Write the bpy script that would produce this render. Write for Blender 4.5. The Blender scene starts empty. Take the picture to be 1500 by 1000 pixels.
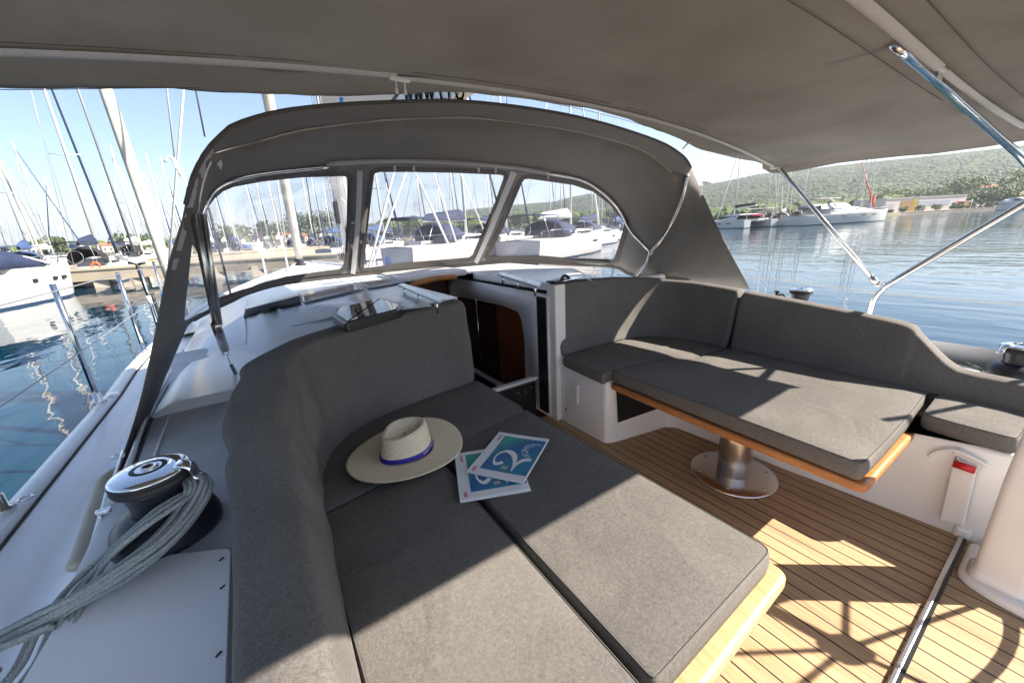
import bpy, bmesh, math, random
import numpy as np
from mathutils import Vector, Matrix, noise
from mathutils.geometry import delaunay_2d_cdt
random.seed(7)
S = bpy.context.scene
COL = S.collection
PI = math.pi
# ------------------------------------------------------------------ camera, sky, sun, exposure
FPX = 570.0; PITCH = math.radians(16.2); ROLL = math.radians(3.0); YAW = math.radians(33.1)
CAM = Vector((0, 0, 1.28))
_f0 = Vector((math.sin(YAW), math.cos(YAW), 0)); _r0 = Vector((math.cos(YAW), -math.sin(YAW), 0)); _u0 = Vector((0, 0, 1))
_f = _f0 * math.cos(PITCH) - _u0 * math.sin(PITCH); _u = _u0 * math.cos(PITCH) + _f0 * math.sin(PITCH)
CR = _r0 * math.cos(ROLL) - _u * math.sin(ROLL); CU = _u * math.cos(ROLL) + _r0 * math.sin(ROLL); CF = _f
cd = bpy.data.cameras.new('camera'); cam = bpy.data.objects.new('camera', cd); COL.objects.link(cam)
m3 = Matrix((CR, CU, -CF)).transposed()
cam.matrix_world = Matrix.Translation(CAM) @ m3.to_4x4()
cd.sensor_width = 36; cd.lens = 36 * FPX / 1500; cd.clip_start = 0.02; cd.clip_end = 9000
S.camera = cam

SUN = Vector((1.0, -0.8, 1.0)).normalized()
EL = math.asin(SUN.z); AZ = math.atan2(SUN.x, SUN.y)
w = bpy.data.worlds.new('World'); S.world = w; w.use_nodes = True
nt = w.node_tree; nt.nodes.clear()
wo = nt.nodes.new('ShaderNodeOutputWorld'); bg = nt.nodes.new('ShaderNodeBackground'); sky = nt.nodes.new('ShaderNodeTexSky')
sky.sky_type = 'NISHITA'; sky.sun_disc = False; sky.sun_elevation = EL; sky.sun_rotation = AZ
sky.altitude = 0; sky.air_density = 1.0; sky.dust_density = 0.8; sky.ozone_density = 3.0
nt.links.new(sky.outputs[0], bg.inputs[0]); bg.inputs[1].default_value = 0.066; nt.links.new(bg.outputs[0], wo.inputs[0])
sl = bpy.data.lights.new('sun', 'SUN'); sun = bpy.data.objects.new('sun', sl); COL.objects.link(sun)
sl.energy = 4.8; sl.angle = math.radians(0.5); sl.color = (1.0, 0.90, 0.77)
sun.rotation_euler = SUN.to_track_quat('Z', 'Y').to_euler()
S.view_settings.view_transform = 'Standard'; S.view_settings.look = 'None'; S.view_settings.gamma = 1
S.view_settings.exposure = 1.78
S.render.engine = 'CYCLES'
S.cycles.max_bounces = 8; S.cycles.transparent_max_bounces = 12

# ------------------------------------------------------------------ pixel -> point helpers
def ray(px, py): return CR * ((px - 750) / FPX) - CU * ((py - 500) / FPX) + CF
def P(px, py, x=None, y=None, z=None):
    d = ray(px, py)
    if x is not None: return CAM + d * ((x - CAM.x) / d.x)
    if y is not None: return CAM + d * ((y - CAM.y) / d.y)
    return CAM + d * ((z - CAM.z) / d.z)
def G(px, py, dist):
    d = ray(px, py); return CAM + d * (dist / math.hypot(d.x, d.y))
def proj(p):
    v = Vector(p) - CAM; k = v.dot(CF); return 750 + FPX * v.dot(CR) / k, 500 - FPX * v.dot(CU) / k
def hor(px): return 354.9 - 0.0524 * (px - 355)
WZ = -1.0

# ------------------------------------------------------------------ materials
def mat(name, col, rough=0.5, metal=0.0, spec=None, bump=None, noise_col=None, trans=0.0, coat=0.0, alpha=None):
    m = bpy.data.materials.new(name); m.use_nodes = True
    t = m.node_tree; b = t.nodes['Principled BSDF']
    b.inputs['Base Color'].default_value = (*col, 1); b.inputs['Roughness'].default_value = rough
    b.inputs['Metallic'].default_value = metal
    if spec is not None: b.inputs['Specular IOR Level'].default_value = spec
    if coat: b.inputs['Coat Weight'].default_value = coat; b.inputs['Coat Roughness'].default_value = 0.08
    tc = None
    def coords():
        nonlocal tc
        if tc is None: tc = t.nodes.new('ShaderNodeTexCoord')
        return tc.outputs['Object']
    if noise_col:
        sc, c2, lo, hi = noise_col
        n = t.nodes.new('ShaderNodeTexNoise'); n.inputs['Scale'].default_value = sc; n.inputs['Detail'].default_value = 6
        t.links.new(coords(), n.inputs['Vector'])
        r = t.nodes.new('ShaderNodeMapRange'); r.inputs[1].default_value = lo; r.inputs[2].default_value = hi
        t.links.new(n.outputs['Fac'], r.inputs[0])
        x = t.nodes.new('ShaderNodeMix'); x.data_type = 'RGBA'
        x.inputs[6].default_value = (*col, 1); x.inputs[7].default_value = (*c2, 1)
        t.links.new(r.outputs[0], x.inputs[0]); t.links.new(x.outputs[2], b.inputs['Base Color'])
    if bump:
        sc, st = bump
        n = t.nodes.new('ShaderNodeTexNoise'); n.inputs['Scale'].default_value = sc; n.inputs['Detail'].default_value = 5
        t.links.new(coords(), n.inputs['Vector'])
        bp = t.nodes.new('ShaderNodeBump'); bp.inputs['Strength'].default_value = st; bp.inputs['Distance'].default_value = 0.01
        t.links.new(n.outputs['Fac'], bp.inputs['Height']); t.links.new(bp.outputs[0], b.inputs['Normal'])
    return m

def fabric(name, c1, c2, scale=520, bumpst=0.35, wrinkle=0.25, wscale=5.0, translucent=0.0, tcol=None, stretch=(1, 1, 1), sheen=0.0, tone_light_mottle=0.25):
    m = bpy.data.materials.new(name); m.use_nodes = True; t = m.node_tree; N = t.nodes; b = N['Principled BSDF']
    b.inputs['Roughness'].default_value = 0.85; b.inputs['Specular IOR Level'].default_value = 0.25
    if sheen: b.inputs['Sheen Weight'].default_value = sheen
    tc = N.new('ShaderNodeTexCoord'); mp = N.new('ShaderNodeMapping'); mp.inputs['Scale'].default_value = stretch
    t.links.new(tc.outputs['Object'], mp.inputs[0])
    fine = N.new('ShaderNodeTexNoise'); fine.inputs['Scale'].default_value = scale; fine.inputs['Detail'].default_value = 3; fine.inputs['Roughness'].default_value = 0.7
    t.links.new(mp.outputs[0], fine.inputs['Vector'])
    mid = N.new('ShaderNodeTexNoise'); mid.inputs['Scale'].default_value = scale * 0.22; mid.inputs['Detail'].default_value = 4
    t.links.new(mp.outputs[0], mid.inputs['Vector'])
    big = N.new('ShaderNodeTexNoise'); big.inputs['Scale'].default_value = 2.2; big.inputs['Detail'].default_value = 5
    t.links.new(tc.outputs['Object'], big.inputs['Vector'])
    a = N.new('ShaderNodeMath'); a.operation = 'MULTIPLY'; a.inputs[1].default_value = 0.55; t.links.new(fine.outputs['Fac'], a.inputs[0])
    a2 = N.new('ShaderNodeMath'); a2.operation = 'MULTIPLY_ADD'; a2.inputs[1].default_value = 0.22; t.links.new(mid.outputs['Fac'], a2.inputs[0]); t.links.new(a.outputs[0], a2.inputs[2])
    a3 = N.new('ShaderNodeMath'); a3.operation = 'MULTIPLY_ADD'; a3.inputs[1].default_value = tone_light_mottle; t.links.new(big.outputs['Fac'], a3.inputs[0]); t.links.new(a2.outputs[0], a3.inputs[2])
    r = N.new('ShaderNodeMapRange'); r.inputs[1].default_value = 0.40 + (tone_light_mottle - .25) * .42; r.inputs[2].default_value = 0.70 + (tone_light_mottle - .25) * .58; t.links.new(a3.outputs[0], r.inputs[0])
    x = N.new('ShaderNodeMix'); x.data_type = 'RGBA'; x.inputs[6].default_value = (*c1, 1); x.inputs[7].default_value = (*c2, 1)
    t.links.new(r.outputs[0], x.inputs[0]); t.links.new(x.outputs[2], b.inputs['Base Color'])
    wn = N.new('ShaderNodeTexNoise'); wn.inputs['Scale'].default_value = wscale; wn.inputs['Detail'].default_value = 3
    wn.inputs['Distortion'].default_value = 0.8
    t.links.new(tc.outputs['Object'], wn.inputs['Vector'])
    b1 = N.new('ShaderNodeBump'); b1.inputs['Strength'].default_value = bumpst; b1.inputs['Distance'].default_value = 0.0015
    t.links.new(fine.outputs['Fac'], b1.inputs['Height'])
    b2 = N.new('ShaderNodeBump'); b2.inputs['Strength'].default_value = wrinkle; b2.inputs['Distance'].default_value = 0.03
    t.links.new(wn.outputs['Fac'], b2.inputs['Height']); t.links.new(b1.outputs[0], b2.inputs['Normal'])
    t.links.new(b2.outputs[0], b.inputs['Normal'])
    if translucent:
        o = N['Material Output']; tr = N.new('ShaderNodeBsdfTranslucent'); tr.inputs[0].default_value = (*(tcol or c2), 1)
        t.links.new(b2.outputs[0], tr.inputs['Normal'])
        mx = N.new('ShaderNodeMixShader'); mx.inputs[0].default_value = translucent
        t.links.new(b.outputs[0], mx.inputs[1]); t.links.new(tr.outputs[0], mx.inputs[2]); t.links.new(mx.outputs[0], o.inputs[0])
    return m

M = {}
M['cushion'] = fabric('cushion_fabric', (0.078, 0.075, 0.072), (0.235, 0.218, 0.20), scale=640, bumpst=0.5, wrinkle=0.34, wscale=4.5)
M['canvas'] = fabric('canvas_fabric', (0.20, 0.196, 0.187), (0.39, 0.38, 0.365), scale=900, bumpst=0.15, wrinkle=1.0, wscale=2.6, translucent=0.40, tcol=(0.285, 0.27, 0.24), tone_light_mottle=.75)  # broad blotches paint light thrown up by the water into the cloth colour
M['canvas_d'] = fabric('dodger_fabric', (0.18, 0.177, 0.17), (0.28, 0.275, 0.265), scale=900, bumpst=0.15, wrinkle=0.35, wscale=3.0, translucent=0.26, tcol=(0.24, 0.215, 0.185))
M['canvas_hem'] = mat('canvas_hem', (0.09, 0.083, 0.075), 0.85)
M['seam'] = mat('seam_thread', (0.06, 0.055, 0.05), 0.9)
M['cushion_seam'] = mat('cushion_seam', (0.10, 0.095, 0.09), 0.9)
M['piping'] = mat('piping_cream', (0.45, 0.42, 0.36), 0.7)
M['zip'] = fabric('zip_tape', (0.42, 0.42, 0.42), (0.60, 0.60, 0.60), scale=700, wrinkle=0.1)
M['zipmetal'] = mat('zip_white', (0.7, 0.7, 0.68), 0.35)
M['gel'] = mat('gelcoat_white', (0.80, 0.80, 0.81), 0.22, spec=0.5, noise_col=(3.0, (0.73, 0.74, 0.76), 0.35, 0.7), bump=(9, 0.02))
M['gelw'] = mat('gelcoat_seat', (0.84, 0.83, 0.82), 0.2, noise_col=(4.0, (0.79, 0.78, 0.78), 0.35, 0.7))
M['nonskid'] = mat('nonskid_grey', (0.56, 0.58, 0.61), 0.55, bump=(600, 0.25), noise_col=(6.0, (0.47, 0.485, 0.50), 0.35, 0.62))
M['steel'] = mat('stainless_steel', (0.72, 0.71, 0.70), 0.13, metal=1.0, noise_col=(30, (0.6, 0.6, 0.6), 0.3, 0.7))
M['brushed'] = mat('brushed_steel', (0.60, 0.58, 0.56), 0.27, metal=1.0, bump=(200, 0.05))
M['chrome'] = mat('chrome', (0.8, 0.82, 0.85), 0.05, metal=1.0)
M['black'] = mat('black_plastic', (0.012, 0.013, 0.015), 0.35)
M['rubber'] = mat('black_rubber', (0.02, 0.02, 0.022), 0.6)
M['anod'] = mat('anodised_black', (0.022, 0.024, 0.032), 0.32, spec=0.6, bump=(40, 0.02))
M['darkhole'] = mat('dark_recess', (0.006, 0.006, 0.006), 0.8)
M['red'] = mat('red_plastic', (0.55, 0.01, 0.02), 0.35)
M['straw'] = mat('straw', (0.74, 0.62, 0.42), 0.8)
M['ribbon'] = mat('blue_ribbon', (0.03, 0.02, 0.30), 0.45)
M['white_print'] = mat('white_print', (0.8, 0.8, 0.8), 0.6)
M['paper'] = mat('paper_white', (0.78, 0.78, 0.80), 0.35)
M['red_ink'] = mat('red_ink', (0.55, 0.03, 0.05), 0.5)
M['navy'] = mat('navy_canvas', (0.010, 0.018, 0.055), 0.8, noise_col=(2.0, (0.018, 0.03, 0.08), 0.3, 0.7))
M['navyl'] = mat('blue_canvas', (0.03, 0.06, 0.15), 0.8, noise_col=(2.0, (0.05, 0.09, 0.2), 0.3, 0.7))
M['blackc'] = mat('black_canvas', (0.012, 0.012, 0.014), 0.8)
M['greyc'] = mat('grey_canvas', (0.25, 0.25, 0.26), 0.8, noise_col=(2.0, (0.32, 0.32, 0.33), 0.3, 0.7))
M['hullw'] = mat('hull_white', (0.66, 0.65, 0.63), 0.25)
M['deckw'] = mat('deck_white', (0.54, 0.53, 0.51), 0.45)
M['glassd'] = mat('dark_glass', (0.01, 0.013, 0.02), 0.05, spec=0.8)
M['glassb'] = mat('blue_tint_glass', (0.05, 0.12, 0.30), 0.08, spec=0.8)
M['mastm'] = mat('mast_alloy', (0.62, 0.62, 0.62), 0.35, metal=0.3)
M['mastw'] = mat('mast_white', (0.72, 0.71, 0.68), 0.4)
M['wire'] = mat('rigging_wire', (0.35, 0.35, 0.35), 0.4, metal=0.6)
M['ropew'] = mat('rope_white', (0.62, 0.60, 0.56), 0.85, bump=(250, 0.4))
M['ropeg'] = None
M['sailc'] = mat('sail_cream', (0.58, 0.54, 0.45), 0.8, noise_col=(3.0, (0.48, 0.44, 0.36), 0.35, 0.65))
M['sailw'] = mat('sail_white', (0.74, 0.73, 0.70), 0.75, bump=(14, 0.5))
M['bag'] = fabric('sail_bag', (0.52, 0.50, 0.46), (0.64, 0.62, 0.58), scale=300, wrinkle=0.9, wscale=4, translucent=.35, tcol=(.6, .56, .5))
M['orange'] = mat('orange_paint', (0.70, 0.10, 0.02), 0.5)
M['fblue'] = mat('fender_blue', (0.02, 0.20, 0.62), 0.45)
M['stone'] = mat('quay_stone', (0.42, 0.37, 0.30), 0.9, noise_col=(0.6, (0.33, 0.29, 0.24), 0.35, 0.65), bump=(4, 0.4))
M['conc'] = mat('quay_concrete', (0.46, 0.39, 0.29), 0.85, noise_col=(0.9, (0.36, 0.30, 0.22), 0.35, 0.7), bump=(3, 0.3))
M['wallw'] = mat('wall_white', (0.55, 0.50, 0.48), 0.8, noise_col=(0.3, (0.50, 0.46, 0.44), 0.3, 0.7))
M['wallp'] = mat('wall_pink', (0.50, 0.33, 0.29), 0.8)
M['walld'] = mat('wall_cream', (0.46, 0.40, 0.32), 0.85)
M['yellow'] = mat('yellow_wall', (0.45, 0.33, 0.04), 0.7)
M['roof'] = mat('terracotta_roof', (0.42, 0.13, 0.06), 0.85, noise_col=(2, (0.34, 0.11, 0.06), 0.3, 0.7))
M['magenta'] = mat('magenta_paint', (0.5, 0.02, 0.10), 0.6)
M['carp'] = mat('car_black', (0.02, 0.02, 0.022), 0.2, coat=0.5)
M['carg'] = mat('car_grey', (0.25, 0.25, 0.27), 0.25, coat=0.5)
M['leaf'] = mat('leaf_green', (0.045, 0.075, 0.018), 0.75, noise_col=(0.7, (0.10, 0.14, 0.03), 0.3, 0.7))
M['leafd'] = mat('leaf_dark', (0.028, 0.05, 0.018), 0.75, noise_col=(0.5, (0.055, 0.085, 0.025), 0.3, 0.7))
M['leafy'] = mat('leaf_pine', (0.09, 0.125, 0.03), 0.75, noise_col=(0.7, (0.15, 0.18, 0.04), 0.3, 0.7))
M['bark'] = mat('bark', (0.12, 0.09, 0.06), 0.9)
M['water_mark'] = None

def wood_mat(name, c1, c2, axis=(1, 12, 12), rough=0.35, sc=3.0):
    m = bpy.data.materials.new(name); m.use_nodes = True; t = m.node_tree; N = t.nodes; b = N['Principled BSDF']
    b.inputs['Roughness'].default_value = rough
    tc = N.new('ShaderNodeTexCoord'); mp = N.new('ShaderNodeMapping'); mp.inputs['Scale'].default_value = axis
    t.links.new(tc.outputs['Object'], mp.inputs[0])
    n = N.new('ShaderNodeTexNoise'); n.inputs['Scale'].default_value = sc; n.inputs['Detail'].default_value = 8; n.inputs['Distortion'].default_value = 1.2
    t.links.new(mp.outputs[0], n.inputs['Vector'])
    r = N.new('ShaderNodeMapRange'); r.inputs[1].default_value = 0.32; r.inputs[2].default_value = 0.68; t.links.new(n.outputs['Fac'], r.inputs[0])
    x = N.new('ShaderNodeMix'); x.data_type = 'RGBA'; x.inputs[6].default_value = (*c1, 1); x.inputs[7].default_value = (*c2, 1)
    t.links.new(r.outputs[0], x.inputs[0]); t.links.new(x.outputs[2], b.inputs['Base Color'])
    return m
M['teak_edge'] = wood_mat('varnished_teak', (0.42, 0.27, 0.13), (0.56, 0.39, 0.21), axis=(14, 1.5, 14))
M['teak_edge2'] = wood_mat('orange_teak', (0.40, 0.15, 0.04), (0.52, 0.23, 0.08), axis=(14, 1.5, 14))
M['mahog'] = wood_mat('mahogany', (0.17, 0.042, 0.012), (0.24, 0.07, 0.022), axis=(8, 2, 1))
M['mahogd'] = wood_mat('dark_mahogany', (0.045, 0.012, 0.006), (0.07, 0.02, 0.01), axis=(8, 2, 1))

def teak_deck():
    m = bpy.data.materials.new('teak_planking'); m.use_nodes = True; t = m.node_tree; N = t.nodes; b = N['Principled BSDF']
    tc = N.new('ShaderNodeTexCoord'); sx = N.new('ShaderNodeSeparateXYZ'); t.links.new(tc.outputs['Object'], sx.inputs[0])
    def mt(op, a, bb=None, c=None):
        n = N.new('ShaderNodeMath'); n.operation = op
        for i, v in enumerate((a, bb, c)):
            if v is None: continue
            if isinstance(v, (int, float)): n.inputs[i].default_value = v
            else: t.links.new(v, n.inputs[i])
        return n.outputs[0]
    X, Y = sx.outputs[0], sx.outputs[1]
    pitch = 0.0609
    u = mt('DIVIDE', mt('ADD', X, -2.0446 + pitch * 60 + pitch / 2), pitch)
    fr = mt('FRACT', u); idx = mt('FLOOR', u)
    line = mt('LESS_THAN', mt('ABSOLUTE', mt('SUBTRACT', fr, 0.5)), 0.046)
    # margins: side margin board (skewed), forward margin board, boards each side of the hatch strip
    xe = mt('MULTIPLY_ADD', Y, -0.095, 2.05 + 0.095 * 1.35 - 0.055)
    inx = mt('LESS_THAN', X, xe)
    yf = mt('MULTIPLY_ADD', X, -0.26, 1.475 + 0.26 * 1.59 - 0.055)
    right = mt('GREATER_THAN', X, 1.53)
    iny = mt('MAXIMUM', mt('LESS_THAN', Y, yf), mt('SUBTRACT', 1.0, right))
    seam = mt('MAXIMUM', mt('GREATER_THAN', Y, 0.103), mt('LESS_THAN', Y, 0.015))
    hatchx = mt('LESS_THAN', X, 3.0)
    line = mt('MULTIPLY', mt('MULTIPLY', line, inx), mt('MULTIPLY', iny, seam))
    e1 = mt('MULTIPLY', mt('MULTIPLY', mt('LESS_THAN', mt('ABSOLUTE', mt('SUBTRACT', X, xe)), 0.003), iny), seam)
    e2 = mt('MULTIPLY', mt('MULTIPLY', mt('LESS_THAN', mt('ABSOLUTE', mt('SUBTRACT', Y, yf)), 0.003), inx), right)
    caulk = mt('MAXIMUM', line, mt('MAXIMUM', e1, e2))
    # grain
    mp = N.new('ShaderNodeMapping'); mp.inputs['Scale'].default_value = (60, 3.5, 1); t.links.new(tc.outputs['Object'], mp.inputs[0])
    g = N.new('ShaderNodeTexNoise'); g.inputs['Scale'].default_value = 1.8; g.inputs['Detail'].default_value = 9; t.links.new(mp.outputs[0], g.inputs['Vector'])
    wn = N.new('ShaderNodeTexWhiteNoise'); wn.noise_dimensions = '1D'; t.links.new(idx, wn.inputs['W'])
    g2 = mt('MULTIPLY_ADD', wn.outputs['Value'], 0.26, mt('MULTIPLY', g.outputs['Fac'], 0.9))
    st = N.new('ShaderNodeTexNoise'); st.inputs['Scale'].default_value = 3.0; st.inputs['Detail'].default_value = 5; t.links.new(tc.outputs['Object'], st.inputs['Vector'])
    g3 = mt('ADD', mt('MULTIPLY_ADD', st.outputs['Fac'], 0.42, g2), -.08)
    r = N.new('ShaderNodeMapRange'); r.inputs[1].default_value = 0.42; r.inputs[2].default_value = 0.86; t.links.new(g3, r.inputs[0])
    x = N.new('ShaderNodeMix'); x.data_type = 'RGBA'; x.inputs[6].default_value = (0.32, 0.20, 0.103, 1); x.inputs[7].default_value = (0.48, 0.325, 0.18, 1)
    t.links.new(r.outputs[0], x.inputs[0])
    y = N.new('ShaderNodeMix'); y.data_type = 'RGBA'; t.links.new(x.outputs[2], y.inputs[6]); y.inputs[7].default_value = (0.01, 0.01, 0.01, 1)
    t.links.new(caulk, y.inputs[0]); t.links.new(y.outputs[2], b.inputs['Base Color'])
    b.inputs['Roughness'].default_value = 0.62
    bp = N.new('ShaderNodeBump'); bp.inputs['Strength'].default_value = 0.2; bp.inputs['Distance'].default_value = 0.002
    h = mt('SUBTRACT', mt('MULTIPLY', g.outputs['Fac'], 0.4), caulk); t.links.new(h, bp.inputs['Height']); t.links.new(bp.outputs[0], b.inputs['Normal'])
    return m
M['teak'] = teak_deck()

def rope_mat():
    m = mat('rope_grey', (0.30, 0.34, 0.35), 0.8); t = m.node_tree; N = t.nodes; b = N['Principled BSDF']
    tc = N.new('ShaderNodeTexCoord'); n = N.new('ShaderNodeTexVoronoi'); n.inputs['Scale'].default_value = 420; t.links.new(tc.outputs['Object'], n.inputs['Vector'])
    x = N.new('ShaderNodeMix'); x.data_type = 'RGBA'; x.inputs[6].default_value = (0.58, 0.61, 0.60, 1); x.inputs[7].default_value = (0.26, 0.30, 0.31, 1)
    t.links.new(n.outputs['Distance'], x.inputs[0]); t.links.new(x.outputs[2], b.inputs['Base Color'])
    bp = N.new('ShaderNodeBump'); bp.inputs['Strength'].default_value = 1.0; bp.inputs['Distance'].default_value = 0.003; bp.invert = True
    t.links.new(n.outputs['Distance'], bp.inputs['Height']); t.links.new(bp.outputs[0], b.inputs['Normal']); return m
M['ropeg'] = rope_mat()

def straw_mat():
    m = M['straw']; t = m.node_tree; N = t.nodes; b = N['Principled BSDF']
    tc = N.new('ShaderNodeTexCoord'); sx = N.new('ShaderNodeVectorMath'); sx.operation = 'LENGTH'
    mp = N.new('ShaderNodeMapping'); mp.inputs['Scale'].default_value = (1, 1, 1.0); t.links.new(tc.outputs['Object'], mp.inputs[0]); t.links.new(mp.outputs[0], sx.inputs[0])
    a = N.new('ShaderNodeMath'); a.operation = 'MULTIPLY'; a.inputs[1].default_value = 2 * PI / 0.0075; t.links.new(sx.outputs['Value'], a.inputs[0])
    s = N.new('ShaderNodeMath'); s.operation = 'SINE'; t.links.new(a.outputs[0], s.inputs[0])
    n = N.new('ShaderNodeTexNoise'); n.inputs['Scale'].default_value = 160; n.inputs['Detail'].default_value = 4; t.links.new(tc.outputs['Object'], n.inputs['Vector'])
    r = N.new('ShaderNodeMapRange'); r.inputs[1].default_value = 0.3; r.inputs[2].default_value = 0.7; t.links.new(n.outputs['Fac'], r.inputs[0])
    x = N.new('ShaderNodeMix'); x.data_type = 'RGBA'; x.inputs[6].default_value = (0.76, 0.64, 0.44, 1); x.inputs[7].default_value = (0.90, 0.80, 0.60, 1)
    t.links.new(r.outputs[0], x.inputs[0]); t.links.new(x.outputs[2], b.inputs['Base Color'])
    bp = N.new('ShaderNodeBump'); bp.inputs['Strength'].default_value = 0.55; bp.inputs['Distance'].default_value = 0.0018
    t.links.new(s.outputs[0], bp.inputs['Height']); t.links.new(bp.outputs[0], b.inputs['Normal'])
straw_mat()

def vinyl_mat():
    m = bpy.data.materials.new('clear_vinyl'); m.use_nodes = True; t = m.node_tree; N = t.nodes; N.clear()
    o = N.new('ShaderNodeOutputMaterial'); tr = N.new('ShaderNodeBsdfTransparent'); tr.inputs[0].default_value = (0.90, 0.91, 0.95, 1)
    gl = N.new('ShaderNodeBsdfGlossy'); gl.inputs['Roughness'].default_value = 0.06
    df = N.new('ShaderNodeBsdfDiffuse'); df.inputs[0].default_value = (0.75, 0.76, 0.85, 1)
    tc = N.new('ShaderNodeTexCoord'); mp = N.new('ShaderNodeMapping'); mp.inputs['Scale'].default_value = (1.0, 1.0, 1.0)
    t.links.new(tc.outputs['Object'], mp.inputs[0])
    n = N.new('ShaderNodeTexNoise'); n.inputs['Scale'].default_value = 2.2; n.inputs['Detail'].default_value = 4; n.inputs['Distortion'].default_value = 1.5
    t.links.new(mp.outputs[0], n.inputs['Vector'])
    r = N.new('ShaderNodeMapRange'); r.inputs[1].default_value = 0.45; r.inputs[2].default_value = 0.8; r.inputs[3].default_value = 0.10; r.inputs[4].default_value = 0.34
    t.links.new(n.outputs['Fac'], r.inputs[0])
    bp = N.new('ShaderNodeBump'); bp.inputs['Strength'].default_value = 0.25; bp.inputs['Distance'].default_value = 0.02
    t.links.new(n.outputs['Fac'], bp.inputs['Height']); t.links.new(bp.outputs[0], gl.inputs['Normal'])
    m1 = N.new('ShaderNodeMixShader'); t.links.new(r.outputs[0], m1.inputs[0]); t.links.new(tr.outputs[0], m1.inputs[1]); t.links.new(df.outputs[0], m1.inputs[2])
    fr = N.new('ShaderNodeFresnel'); fr.inputs[0].default_value = 1.12
    cl = N.new('ShaderNodeMath'); cl.operation = 'MINIMUM'; cl.inputs[1].default_value = 0.10; t.links.new(fr.outputs[0], cl.inputs[0])
    m2 = N.new('ShaderNodeMixShader'); t.links.new(cl.outputs[0], m2.inputs[0]); t.links.new(m1.outputs[0], m2.inputs[1]); t.links.new(gl.outputs[0], m2.inputs[2])
    t.links.new(m2.outputs[0], o.inputs[0]); return m
M['vinyl'] = vinyl_mat()

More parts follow.
